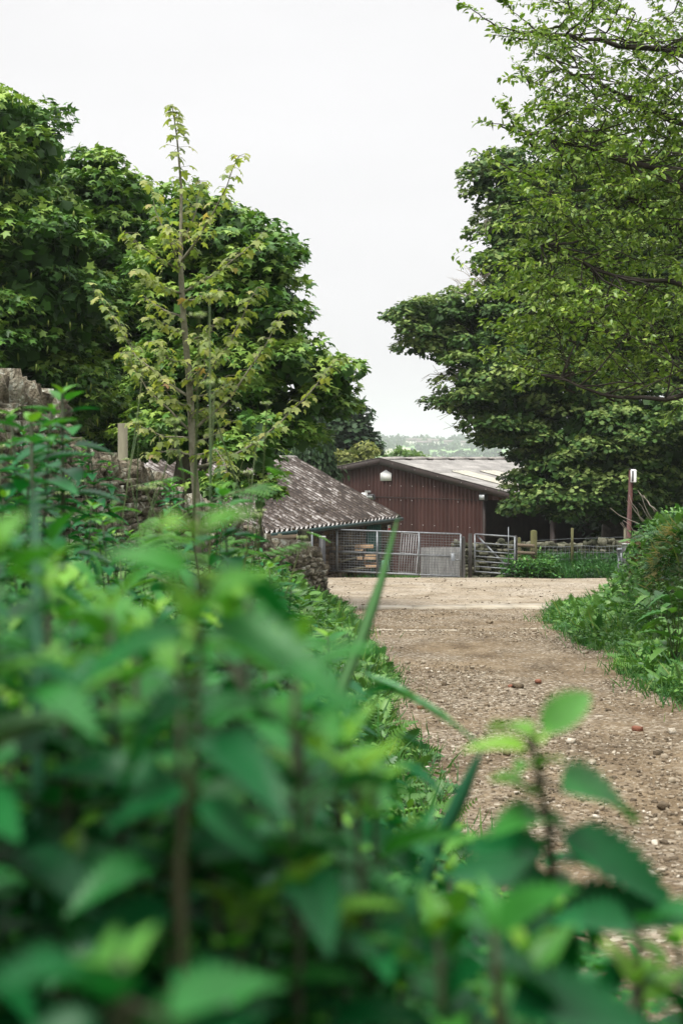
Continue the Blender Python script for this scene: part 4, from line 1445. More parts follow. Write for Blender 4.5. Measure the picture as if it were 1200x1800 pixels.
# poster on the wall: white sheet with a red panel above and yellow below
dp, s_ = hit(681.5, 927, wf, sdir)
pc_ = wf + sdir * s_ + sperp * .035
h_, w2 = .19, .3
pz0, pz1 = P(681, 933, pc_[1])[2], P(681, 922.5, pc_[1])[2]
ps = MB().box((pc_[0], pc_[1], (pz0 + pz1) / 2), .26, .012, pz1 - pz0, rz=ang).build('notice', M['white'], o)


def sub(mb_, name, mat, part):
    """sub-part: geometry given in world space, stored relative to the thing"""
    ob = mb_.build(name, mat, part)
    root = part.parent
    V_ = np.empty(len(ob.data.vertices) * 3, np.float32); ob.data.vertices.foreach_get('co', V_)
    V_ = (V_.reshape(-1, 3) - np.array(root.location, np.float32)).ravel(); ob.data.vertices.foreach_set('co', V_)
    return ob


q = pc_ + sperp * .009
sub(MB().box((q[0], q[1], pz0 + (pz1 - pz0) * .28), .22, .006, (pz1 - pz0) * .38, rz=ang), 'red_panel', M['red'], ps)
sub(MB().box((q[0], q[1], pz0 + (pz1 - pz0) * .72), .09, .006, (pz1 - pz0) * .2, rz=ang), 'yellow_panel', M['yellow'], ps)
hq = dc + sdir * .4 + sperp * .06
sub(MB().box((hq[0], hq[1], -1.25), .03, .04, .14, rz=ang), 'handle', M['galv'], dor)

# ------------------------------------------------------------------ the brown barn
ga = R(42)
bdir = np.array([-math.sin(ga), math.cos(ga), 0])     # along the gable, towards the far left
rdir = np.array([math.cos(ga), math.sin(ga), 0])      # along the ridge, away to the right
BC = P(850, 900, 58)
BO = np.array([BC[0], BC[1], 0.])
apex, sA = hit(675, 809, BO, bdir)
pl_, sL = hit(568, 831, BO, bdir)
pr_, sR = hit(886, 866, BO, bdir)
tL = (apex[2] - pl_[2]) / (sL - sA)
tR = (apex[2] - pr_[2]) / (sA - sR)
HS = 12.0
s0b, s1b = sA - HS, sA + HS
LB = 24.0
ZG = -4.4


def roofz(s_): return apex[2] - (tR * (sA - s_) if s_ < sA else tL * (s_ - sA))


bo = empty('barn', (BO[0] + bdir[0] * sA + rdir[0] * 3, BO[1] + bdir[1] * sA + rdir[1] * 3, ZG))
tag(bo, 'large brown corrugated barn with a low pitched grey roof and an open bay', 'barn')
# gable cladding: trapezoid profile columns, in two lapped heights
pitch, npp = .225, 6
mb = MB()
nf = -rdir
lapP, _ = hit(760, 876, BO, bdir)
zlap = lapP[2]
ns_ = int((s1b - s0b) / pitch * npp)
prof = [-1, 1, 1, 1, -1, -1]


def gable_part(zlo, zhi, off_, s_from, s_to):
    k0 = int((s_from - s0b) / pitch * npp); k1 = int((s_to - s0b) / pitch * npp)
    vs, fs = [], []
    for i in range(k0, k1 + 1):
        s_ = s0b + i * pitch / npp
        ph = i % npp
        amp = .055 * [-1, -1, 0.2, 1, 1, .2][ph] + off_
        p = BO + bdir * s_ + nf * amp
        zt_ = min(zhi, roofz(s_) - .04)
        zb_ = zlo
        vs += [(p[0], p[1], zb_), (p[0], p[1], max(zt_, zb_ + .001))]
    for i in range(k1 - k0):
        fs.append((2 * i, 2 * i + 1, 2 * i + 3, 2 * i + 2))
    mb.add(vs, fs)


gable_part(ZG, zlap + .04, 0.0, 0.0, s1b)
gable_part(zlap, 99, .012, 0.0, s1b)
opz, _ = hit(862, 879, BO, bdir)
gable_part(opz[2], 99, .012, s0b, 0.0)
gw = mb.build('gable_wall', M['brown_sheet'], bo)
# inside skin, side walls, back wall
mb = MB()
for (a, b) in ((s0b, s0b), (s1b, s1b)):
    p0 = BO + bdir * a; p1 = p0 + rdir * LB
    zt_ = roofz(a) - .05
    V_, c_, l_, r_ = corrugated((p0[0], p0[1], ZG), rdir * LB, (0, 0, zt_ - ZG), .028, .225, 6, 1, 'trap')
    mb.add(V_, [tuple(l_[i * 4:i * 4 + 4]) for i in range(len(c_))])
p0 = BO + bdir * s0b + rdir * LB; p1 = BO + bdir * s1b + rdir * LB; pm = BO + bdir * sA + rdir * LB
mb.add([(p0[0], p0[1], ZG), (p1[0], p1[1], ZG), (p1[0], p1[1], roofz(s1b) - .05), (pm[0], pm[1], apex[2] - .05), (p0[0], p0[1], roofz(s0b) - .05)], [(0, 1, 2, 3, 4)])
mb.build('wall', M['brown_sheet'], bo)
# roof sheets: right slope in 4 lapped courses, left slope likewise
over = .25
for side in (-1, 1):
    parts = []
    tt = tR if side < 0 else tL
    rows = 4
    W = HS + .3
    for k in range(rows):
        sa = W * k / rows; sb = W * (k + 1) / rows + (.12 if k < rows - 1 else 0)
        a = BO + bdir * (sA + side * sa) - rdir * over; a[2] = apex[2] - tt * sa + .03 + .012 * (rows - k)
        b = BO + bdir * (sA + side * sb) - rdir * over; b[2] = apex[2] - tt * sb + .03 + .012 * (rows - k)
        if side < 0: parts.append(corrugated(a, rdir * (LB + over), b - a, .027, .175, 5, 1))
        else: parts.append(corrugated(b, rdir * (LB + over), a - b, .027, .175, 5, 1))
    V, c_, l_, r = join(parts)
    rfo = mesh_np('roof', V, c_, l_, M['barn_roof'], bo, rnd=r)
# rooflights on the right slope
def roof_hit(px, py):
    r_ = P(px, py, 1.0) - np.array([0, 0, CAMZ])
    fall = -bdir - np.array([0, 0, tR])
    A_ = np.stack([r_, -rdir, -fall], 1)
    q_ = np.linalg.solve(A_, apex + np.array([0, 0, .1]) - np.array([0, 0, CAMZ]))
    return q_[1], q_[2]     # metres along the ridge, metres down the slope


rl = [roof_hit(792, 828.5), roof_hit(842, 828)]
for t0, wd in ((rl[0][0], 1.0), (rl[1][0], 1.0), (2 * rl[1][0] - rl[0][0], 1.0)):
    sa = rl[0][1]; sb = sa + 5.6
    a = BO + bdir * (sA - sa) + rdir * t0; a[2] = apex[2] - tR * sa + .115
    b = BO + bdir * (sA - sb) + rdir * t0; b[2] = apex[2] - tR * sb + .115
    V, c_, l_, r = corrugated(a, rdir * wd, b - a, .027, .175, 5, 1)
    mesh_np('rooflight', V, c_, l_, M['skylight'], bo, rnd=r)
# ridge capping in lengths with raised ends and dark gaps
mb = MB()
k = 18
for i in range(k):
    a = BO + bdir * sA + rdir * (-over + (LB + over) * i / k); b = BO + bdir * sA + rdir * (-over + (LB + over) * (i + .97) / k)
    za = apex[2]
    for sd_, tt in ((-1, tR), (1, tL)):
        e0 = bdir * sd_ * .38
        mb.add([(a[0], a[1], za + .13), (b[0], b[1], za + .17), (b[0] + e0[0], b[1] + e0[1], za + .17 - tt * .38), (a[0] + e0[0], a[1] + e0[1], za + .13 - tt * .38),
                (a[0], a[1], za + .10), (b[0], b[1], za + .14), (b[0] + e0[0], b[1] + e0[1], za + .13 - tt * .38), (a[0] + e0[0], a[1] + e0[1], za + .09 - tt * .38)],
               [(0, 1, 2, 3), (7, 6, 5, 4), (0, 3, 7, 4), (1, 5, 6, 2), (3, 2, 6, 7)])
    q = b - bdir * .45
    MB().box((q[0], q[1], za + .08 - tR * .45 + .05), .3, .16, .06, rz=math.atan2(rdir[1], rdir[0])).build('ridge_vent', M['trim'], bo)
mb.build('ridge_capping', M['ridge'], bo)
# bargeboards
for side, tt in ((-1, tR), (1, tL)):
    a = BO + bdir * sA - rdir * (over + .02); a[2] = apex[2] - .03
    b = BO + bdir * (sA + side * (HS + .2)) - rdir * (over + .02); b[2] = apex[2] - .03 - tt * (HS + .2)
    bb = MB().bar(a, b, .03, .30).build('bargeboard', M['trim'], bo)
    f_ = MB()
    for i in range(9):
        q = lerp(a, b, (i + .6) / 9) - rdir * .02
        f_.box(q + [0, 0, .02], .035, .02, .035)
    f_.bar(a + [0, 0, .155] - rdir * .01, b + [0, 0, .155] - rdir * .01, .05, .012)
    fx = sub(f_, 'verge_flashing', M['ridge'], bb)
# trims: lap flashing, corner strip at the opening, lintel, frame posts
mb = MB()
a = BO + bdir * (.0) + nf * .045; b = BO + bdir * (hit(655, 870, BO, bdir)[1]) + nf * .045
mb.bar((a[0], a[1], zlap - .01), (b[0], b[1], zlap - .01), .02, .045)
a = BO + bdir * -.06 + nf * .03
mb.box((a[0], a[1], (ZG + opz[2]) / 2 + .1), .12, .1, opz[2] - ZG + .3, rz=ga)
mb.build('cladding_trim', M['trim'], bo)
mb = MB()
for s_ in (-3.4, s0b + .1):
    for t_ in (.3, 6, 12, 18):
        p = BO + bdir * s_ + rdir * t_
        MB().box((p[0], p[1], (ZG + roofz(s_)) / 2 - .1), .2, .2, roofz(s_) - ZG - .2, rz=ga).build('frame_post', M['trim'], bo)
mb = MB()
p = BO + bdir * ((s0b + s1b) / 2) + rdir * (LB / 2)
mb.box((p[0], p[1], ZG + .02), LB, s1b - s0b, .06, rz=ga)
mb.build('floor_slab', M['soil'], bo)
# partition inside, keeps the closed bay dark behind the open one
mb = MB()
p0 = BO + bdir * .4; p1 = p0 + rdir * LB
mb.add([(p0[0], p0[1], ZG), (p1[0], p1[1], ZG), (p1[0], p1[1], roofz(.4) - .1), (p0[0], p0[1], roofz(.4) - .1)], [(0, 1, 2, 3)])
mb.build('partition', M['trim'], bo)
# pentagon plate
mb = MB()
vs = []
pp = [(671, 845), (690, 845), (690, 832), (680.5, 826), (671, 832)]
for off_ in (.10, .07):
    for px, py in pp:
        q, _ = hit(px, py, BO, bdir)
        vs.append(q + nf * off_)
mb.add(vs, [(0, 1, 2, 3, 4), (9, 8, 7, 6, 5)] + [(i, i + 5, (i + 1) % 5 + 5, (i + 1) % 5) for i in range(5)])
tag(mb.build('gable_plate', M['white'], bo), 'white house shaped plate on the brown gable')


# floodlights: housing, glass, bracket
def flood(px, py, w_, h_, tilt, body, face):
    q, _ = hit(px, py, BO, bdir)
    q = q + nf * .28
    rot = np.array(Matrix.Rotation(math.atan2(bdir[1], bdir[0]) + math.pi, 3, 'Z') @ Matrix.Rotation(tilt, 3, 'X'))
    m1 = MB(); m1.box(q, w_, .13, h_, rot=rot, bev=.02)
    m1.box(q + nf * -.14, .05, .26, .05, rot=rot)
    hb = m1.build('floodlight', body, bo)
    sub(MB().box(q + rot @ np.array([0, -.068, 0]), w_ * .84, .012, h_ * .78, rot=rot), 'glass', face, hb)
    return hb


flood(648.5, 870.5, .30, .24, .1, M['lamp_body'], M['white'])
flood(660.5, 873, .38, .24, .55, M['steel_dark'], M['lamp_glass'])
q, _ = hit(649, 864.5, BO, bdir); q = q + nf * .1
MB().box(q + bdir * .1, .13, .1, .1, rz=ga, bev=.02).box(q - bdir * .1, .13, .1, .1, rz=ga, bev=.02).build('sensor', M['lamp_body'], bo)
q, _ = hit(855, 874, BO, bdir); q = q + nf * .2
m1 = MB(); m1.box(q, .34, .2, .3, rz=math.atan2(bdir[1], bdir[0]), bev=.02); m1.box(q + [0, 0, .18], .5, .03, .03, rz=math.atan2(bdir[1], bdir[0]))
hb = m1.build('floodlight', M['steel_dark'], bo)
sub(MB().box(q + nf * .106, .28, .012, .2, rz=math.atan2(bdir[1], bdir[0])), 'glass', M['lamp_glass'], hb)
# fixings in two rows
mb = MB()
for i in range(26):
    for py_ in (880, 922, 870):
        if random.random() < .55:
            s_ = s0b + .1 + pitch * (int((sA - 6) / pitch) + i * 3)
            if s_ < .2 or s_ > sL + 2: continue
            q = BO + bdir * s_ + nf * .055
            zz_ = {880: zlap - .12, 922: zlap - 1.15, 870: zlap + .5}[py_]
            MB().box((q[0], q[1], zz_), .035, .02, .035, rz=math.atan2(bdir[1], bdir[0])).build('fixing', M['fixing'], bo)

# ------------------------------------------------------------------ things behind the mesh gate
# galvanised corrugated panel standing against the gate
a, b = P(739, 1015, 36.75), P(808, 1015, 36.35)
hgt = P(770, 963, 36.6)[2] - a[2]
V, c_, l_, r = corrugated(a, b - a, (0, 0, hgt), .014, .076, 6, 1)
o = mesh_np('corrugated_panel', V, c_, l_, M['galv_sheet'], rnd=r)
tag(o, 'silver corrugated metal sheet standing behind the right end of the mesh gate', 'metal sheet')
# sheep hurdle leaning
o = empty('sheep_hurdle', tuple(P(718, 1005, 37.3)))
tag(o, 'barred metal hurdle leaning behind the middle of the mesh gate', 'hurdle')
c0, c1, c2, c3 = P(700, 1006, 37.2), P(731, 1008, 37.0), P(736, 940, 37.3), P(706, 937, 37.5)
f = MB(); f.tube([c0, c1, c2, c3, c0], .017, 8); f.build('frame', M['galv_sheet'], o, smooth=True)
for i in range(1, 7):
    MB().tube([lerp(c0, c1, i / 7), lerp(c3, c2, i / 7)], .010, 6).build('bar', M['galv_sheet'], o)
f = MB(); f.tube([lerp(c0, c3, .5), lerp(c1, c2, .48)], .012, 6); f.build('cross_bar', M['galv_sheet'], o)
# stacked boards and logs
specs = [(639.5, 960.5, 33, 5.5, 38.6, 'long top board of the pile behind the mesh gate'), (631, 967, 14, 2.5, 38.5, 'thin slat lying just under the top board of the pile'), (650, 976, 20, 3, 38.6, 'narrow board in the upper middle of the pile behind the gate'),
         (650, 981.5, 20, 5, 38.4, 'thick board in the centre of the pile behind the gate'), (631, 981, 10, 5.5, 38.4, 'short block left of the thick board in the pile'), (651, 989.5, 22, 3.5, 38.5, 'pale board second from the bottom of the pile'), (652, 995.5, 23, 4.5, 38.3, 'reddish board at the bottom of the pile behind the gate')]
for px, py, w_, h_, d, lab in specs:
    c = P(px, py, d)
    o = tag(MB().box(c, w_ * d / FOC, .28, h_ * d / FOC, rz=random.uniform(-.12, .12), bev=.008, r=random.random()).build('board', M['board']), lab, 'board', 'boards piled behind the mesh gate')
c = P(640, 1004, 38.5)
o = tag(MB().box((c[0] + .1, 38.55, -1.62), .12, .3, .5, bev=.01).box((c[0] - .12, 38.55, -1.35), .1, .3, 1.0, bev=.01).box((c[0] + .33, 38.6, -1.4), .09, .25, .9, bev=.01).build('trestle', M['dark_timber']), 'dark wooden trestle carrying the pile of boards', 'trestle')
for (ax, ay, bx_, by), lab in zip(((574, 962, 624, 959), (574, 976, 634, 971), (598, 988, 634, 978), (606, 1002, 662, 996)), ('highest grey pole slanting left of the pile of boards', 'second grey pole from the top, left of the pile of boards', 'short grey pole leaning low against the pile of boards', 'lowest grey pole lying under the pile of boards')):
    o = tag(MB().tube([P(ax, ay, 38.0), lerp(P(ax, ay, 38.0), P(bx_, by, 38.4), .5) + [0, 0, .01], P(bx_, by, 38.4)], [.028, .026, .022], 8).build('pole', M['timber'], smooth=True), lab, 'pole', 'poles lying behind the mesh gate')
# pale green board
vs = []
for off_ in (0, .03):
    for px, py in ((670, 1004), (685, 1004), (682, 982), (670, 986)):
        q = P(px, py, 37.2); vs.append(q + [0, off_, 0])
o = tag(MB().add(vs, [(0, 1, 2, 3), (7, 6, 5, 4)] + [(i, i + 4, (i + 1) % 4 + 4, (i + 1) % 4) for i in range(4)]).build('panel', M['greenboard']), 'pale green sheet of plastic propped behind the mesh gate', 'panel')

# timber rails left of the stone gatepost
o = empty('rail_fence', tuple(P(490, 960, 28)))
tag(o, 'low wooden rail fence between the shed and the stone gatepost', 'fence')
for py in (945, 955, 966):
    MB().bar(P(440, py + 2, 28.6), P(531, py - 3, 27.6), .04, .07, bev=.008).build('rail', M['rail_wood'], o)
for px in (450, 492, 525):
    t_ = P(px, 938, 28.2)
    MB().bar((t_[0], 28.15, float(ground(t_[0], 28.2)) - .1), (t_[0], 28.15, t_[2]), .08, .08, bev=.008).build('stake', M['timber'], o)

# ------------------------------------------------------------------ right hand post, bollard, gate end
t_, b_ = P(1108.5, 826, 30), P(1100, 1012, 30)
zb = float(ground(b_[0], 30)) - .1
o = empty('sign_post', (b_[0], 30, zb))
tag(o, 'tall slightly leaning brown post carrying a white box sign', 'sign')
MB().bar((b_[0] - .0, 30, zb), t_, .085, .085, bev=.006).build('post', M['brownpost'], o)
c = P(1112.5, 836.5, 29.93)
pn = MB(); pn.box(c, .115, .2, .27, rz=-.25, bev=.012)
pn = pn.build('sign_box', M['white'], o)
sub(MB().box(c + [-.035, -.1, 0], .03, .02, .22, rz=-.25), 'rim', M['steel_dark'], pn)
MB().box(t_ + [.02, 0, .02], .13, .1, .02).build('post_cap', M['steel_dark'], o)

zz_ = P(1099, 957, 27.2)
zb = float(ground(zz_[0], 27.2))
o = empty('bollard', (zz_[0], 27.2, zb)); tag(o, 'thick dark grey steel bollard at the foot of the right hand bank', 'bollard')
MB().tube([(zz_[0], 27.2, zb - .1), (zz_[0], 27.2, zz_[2])], .075, 18).build('shaft', M['steel_dark'], o, smooth=True)
MB().tube([(zz_[0], 27.2, zz_[2] + .001), (zz_[0], 27.2, zz_[2] + .018)], .08, 18).build('cap', M['capm'], o)
# galvanised gate folded back beyond it: seen end on
o = empty('folded_gate', tuple(P(1090, 1010, 27.6))); tag(o, 'galvanised gate folded back beside the dark bollard, seen end on', 'gate')
for px, d in ((1086.5, 27.6), (1091, 27.7)):
    MB().tube([P(px, 963, d), P(px, 1040, d)], .021, 8).build('upright', M['galv'], o, smooth=True)
f = MB(); f.box(P(1088, 968, 27.55), .1, .07, .09, bev=.01); f.tube([P(1083, 966, 27.5), P(1093, 966, 27.5)], .014, 8)
f.build('hinge', M['galv'], o)
for py0, py1 in ((960, 946), (985, 978), (1010, 1008)):
    MB().tube([P(1104, py0 - 1, 27.0), P(1125, py1, 25.2)], .022, 8).build('bar', M['galv'], o, smooth=True)

# ------------------------------------------------------------------ gravel and loose stones on the track
k = 44000
yy_ = 3.0 + 21 * rng.random(k) ** 1.15
xx_ = xL(yy_) - .1 + (xR(yy_) - xL(yy_) + .2) * rng.random(k)
dn = vnoise(xx_ * 1.1, yy_ * .8, 41) + .5 * vnoise(xx_ * 3, yy_ * 2.5, 42)
# less on the worn wheel line
keep = (dn * 1.5 + .25 + rng.uniform(-.2, .2, k)) > .25
xx_, yy_ = xx_[keep], yy_[keep]
k = len(xx_)
sz = np.exp(rng.normal(math.log(.0072), .55, (k, 1))) * rng.uniform(.7, 1.4, (k, 3)) * np.array([1.2, 1, .65])
sz = np.clip(sz, .005, .035)
zz2 = ground(xx_, yy_) + .018 + fine_track(xx_, yy_) + sz[:, 2] * .25
k2 = 4500
y2 = rng.uniform(24.6, 36.2, k2); x2 = rng.uniform(-1.5, 9, k2)
kp = (vnoise(x2 * .8, y2 * .9, 61) + rng.uniform(-.3, .3, k2)) > 0
x2, y2 = x2[kp], y2[kp]; k2 = len(x2)
s2_ = np.clip(np.exp(rng.normal(math.log(.010), .5, (k2, 1))), .006, .035) * rng.uniform(.7, 1.4, (k2, 3)) * np.array([1.3, 1, .5])
xx_ = np.concatenate([xx_, x2]); yy_ = np.concatenate([yy_, y2]); sz = np.concatenate([sz, s2_])
zz2 = np.concatenate([zz2, ground(x2, y2) + .034 + s2_[:, 2] * .2]); k = len(xx_)
V, c_, l_, r = stones(np.stack([xx_, yy_, zz2], 1), sz, rng.uniform(0, 6, k), .22, tilt=.2)
tag(mesh_np('gravel', V, c_, l_, M['pebble'], rnd=r), 'loose gravel and stone chips strewn over the dirt track', 'gravel', kind='stuff')


def loose(px, py, size, mat, label, group=None):
    # walk the ray down to the track
    d = 2.0
    while d < 40:
        p = P(px, py, d)
        if p[2] <= float(ground(p[0], d)) + .03: break
        d += .03
    s_ = size * d / FOC
    V, c_, l_, r = stones([(p[0], d, float(ground(p[0], d)) + .02 + float(fine_track(p[0], d)) + s_ * .22)], [(s_, s_ * .8, s_ * .6)], [random.uniform(0, 6)], .25)
    tag(mesh_np('stone', V, c_, l_, mat, rnd=r), label, 'stone', group)


loose(738, 1245, 11, M['brick'], 'red brick chip left of centre on the track, under the bent grass blade')
loose(897, 1207, 9, M['brick'], 'small reddish brick chip in the middle of the track')
loose(910, 1209, 15, M['pebble'], 'pale flat stone right beside the small reddish chip')
loose(945, 1200, 10, M['brick'], 'ochre brown stone right of the small reddish chip')
loose(675, 1160, 18, M['pebble'], 'largest grey brown stone by the left edge of the track')
loose(655, 1150, 13, M['pebble'], 'brown stone just beyond the largest one at the left track edge')
loose(716, 1167, 9, M['pebble'], 'small round stone right of the largest edge stone')
loose(780, 1205, 11, M['pebble'], 'lone pale stone left of the middle of the track')
loose(1003, 1307, 14, M['pebble'], 'dark stone beside the upright leaf of the front right nettle')
loose(1120, 1283, 16, M['brick'], 'rusty stone near the right side of the track')
loose(1180, 1290, 15, M['pebble'], 'grey stone at the right edge of the picture on the track')
loose(1165, 1420, 18, M['pebble'], 'pale stone right of the large pointed nettle leaf')
loose(1192, 1765, 20, M['pebble'], 'white stone in the bottom right corner of the track')
loose(860, 915 + 180, 9, M['pebble'], 'small dark stone near the concrete edge')

# ------------------------------------------------------------------ undergrowth
def cover(name, n_, region, T, mat, size, height, label, tone=.5, up=.3, clus=12, crad=.16):
    """low leaves heaped over the ground in a region: clusters of leaves at several heights"""
    xs_, ys_ = region(int(n_ / clus))
    k = len(xs_)
    zc = ground(xs_, ys_)
    hh = height(xs_, ys_) * rng.uniform(.15, 1.0, k)
    idx = np.repeat(np.arange(k), clus)
    v = norm(rng.normal(size=(len(idx), 3)))
    rad = crad * rng.uniform(.5, 1.2, len(idx))
    pos = np.stack([xs_[idx], ys_[idx], (zc + hh)[idx]], 1) + v * rad[:, None] * np.array([1, 1, .7])
    pos[:, 2] = np.maximum(pos[:, 2], zc[idx] + .01)
    dr = norm(v * [1, 1, .3] + rng.normal(0, .4, v.shape) + np.array([0, 0, up - .2]))
    nr = norm(np.array([0, 0, 1.0]) + rng.normal(0, .45, v.shape))
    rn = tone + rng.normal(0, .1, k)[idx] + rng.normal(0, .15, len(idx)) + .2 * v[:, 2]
    return leaf_arrays(T, pos, dr, nr, size * rng.uniform(.55, 1.25, len(idx)), rn)


def reg_left(k):
    y_ = 2.2 + 24 * rng.random(k) ** .8
    e_ = xL(y_) + .12 + .3 * vnoise(y_ * 1.2, y_ * 0, 8)
    x_ = e_ - rng.random(k) ** 1.25 * np.interp(y_, [2, 10, 26], [3.5, 3.2, 2.6])
    return x_, y_


def reg_right(k):
    y_ = 9 + 18 * rng.random(k)
    e_ = xR(y_) + .02 + .35 * vnoise(y_ * 1.1, y_ * 0, 9)
    x_ = e_ + rng.random(k) ** 1.2 * 3.6
    return x_, y_


def reg_verge(k):
    x_ = 4.3 + 8 * rng.random(k); y_ = 35.9 + 1.5 * rng.random(k)
    return x_, y_


hl = lambda x_, y_: .07 + (.34 + .35 * sstep(3, 6, y_) * sstep(.6, 1.6, xL(y_) - x_)) * sstep(0, .8, xL(y_) - x_) * (y_ < 25.4)
hr = lambda x_, y_: .05 + .17 * sstep(.2, 1.6, x_ - xR(y_)) + .10 * vnoise(x_ * 2, y_ * 2, 44)
parts = [cover('', 64000, reg_left, T_OV, None, .058, hl, '', .5), cover('', 22000, reg_left, T_FROND2, None, .15, hl, '', .6, clus=5),
         cover('', 90000, reg_right, T_OV, None, .06, hr, '', .6), cover('', 24000, reg_right, T_SYC, None, .07, hr, '', .7), cover('', 9000, reg_right, T_FROND2, None, .17, hr, '', .65, clus=4)]
tag(leaf_obj('undergrowth', parts[:2], M['under']), 'low mixed green weeds covering the verge left of the track', 'undergrowth', kind='stuff')
def bed_top(x_, y_):
    px = x_ / y_ * FOC + 600
    py = np.interp(px, [0, 60, 140, 300, 430, 530, 600, 640, 700, 800, 900, 1000, 1080, 1200], [960, 960, 980, 1040, 1040, 1150, 1260, 1345, 1450, 1520, 1600, 1640, 1740, 1700]) + 60
    return np.clip(CAMZ - (py - 805) / FOC * y_ - ground(x_, y_), .1, 1.1)


def reg_bed(k):
    y_ = .75 + 3.2 * rng.random(k) ** .8
    x_ = np.minimum(xL(y_) - .02, (1150 - 600) / FOC * y_) - rng.random(k) * (.28 + .45 * y_)
    return x_, y_


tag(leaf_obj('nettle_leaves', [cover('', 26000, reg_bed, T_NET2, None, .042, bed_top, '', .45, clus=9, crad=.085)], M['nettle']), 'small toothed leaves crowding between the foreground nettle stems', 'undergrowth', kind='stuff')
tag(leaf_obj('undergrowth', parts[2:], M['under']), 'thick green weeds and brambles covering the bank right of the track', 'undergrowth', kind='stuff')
tag(leaf_obj('undergrowth', [cover('', 14000, reg_verge, T_OV, None, .085, lambda x_, y_: .3 + 0 * x_, '', .2), cover('', 5000, lambda k: (4.2 + 1.2 * rng.random(k), 35.7 + 1.1 * rng.random(k)), T_OV, None, .09, lambda x_, y_: .45 + 0 * x_, '', .55)], M['under']), 'dark green weeds growing along the foot of the netting fence', 'undergrowth', kind='stuff')


def grass_cover(k, region, ln, tone=.5, spread=.5):
    x_, y_ = region(k)
    pos = np.stack([x_, y_, ground(x_, y_)], 1)
    up_ = np.array([0, 0, 1.0]) + rng.normal(0, spread, (k, 3)) * [1, 1, .2]
    nr = rng.normal(size=(k, 3)) * [1, 1, .1] + [0, 0, .2]
    T_ = (T_BL[0] * np.array([1.0, 1, 1]), T_BL[1])
    return leaf_arrays(T_, pos, up_, nr, ln * rng.uniform(.5, 1.3, k), tone + rng.normal(0, .2, k))


def reg_edge(k):   # fringes of the track
    y_ = 5 + 20 * rng.random(k)
    s_ = rng.random(k) < .5
    ex = np.where(s_, xL(y_) + .3 * vnoise(y_ * 1.2, y_ * 0, 8) - rng.normal(0, .16, k), xR(y_) + .35 * vnoise(y_ * 1.1, y_ * 0, 9) + rng.normal(.05, .16, k))
    return ex, y_


tag(leaf_obj('grass', [grass_cover(16000, reg_edge, .16), grass_cover(5000, reg_left, .3), grass_cover(3500, reg_right, .3), grass_cover(9000, reg_verge, .4, .35), grass_cover(2500, lambda k: (rng.uniform(-7, 3.4, k), rng.uniform(37.6, 40, k)), .2)], M['grass']), 'short green grass growing along the track edges and banks', 'grass', kind='stuff')
# straw-coloured tussock on the right bank
cx_ = P(1178, 935, 18)
k = 700
pos = cx_ + rng.normal(0, 1, (k, 3)) * [.1, .12, .05]
pos[:, 2] = ground(pos[:, 0], pos[:, 1]) + .12 + .1 * rng.random(k)
dr = rng.normal(0, .5, (k, 3)) + [-.5, -.5, -.2]
tag(leaf_obj('dry_grass_tussock', [leaf_arrays(T_BL, pos, dr, rng.normal(size=(k, 3)) + [0, 0, 1], rng.uniform(.1, .28, k), rng.random(k))], M['drygrass']), 'straw coloured drooping grass tussock on top of the right hand bank', 'grass tuft')


# ------------------------------------------------------------------ individual plants
class Plant:
    """collects stem tubes and leaves in the plant's own frame, builds thing > stem, leaves (> ...)"""
    def __init__(s): s.st = MB(); s.lv = []

    def leaf(s, T, p, d, n_, size, r): s.lv.append((T, np.asarray(p, float), norm(np.asarray(d, float)), norm(np.asarray(n_, float)), size, r))

    def build(s, name, matl, mats, extra=None):
        o = empty(name)
        s.st.build('stem', mats, o, smooth=True)
        parts = []
        for T in {id(q[0]): q[0] for q in s.lv}.values():
            sel = [q for q in s.lv if q[0] is T]
            parts.append(leaf_arrays(T, np.array([q[1] for q in sel]), np.array([q[2] for q in sel]), np.array([q[3] for q in sel]), np.array([q[4] for q in sel]), np.array([q[5] for q in sel])))
        leaf_obj('leaves', parts, matl, o)
        if extra: leaf_obj(extra[0], extra[1], extra[2], o)
        return o


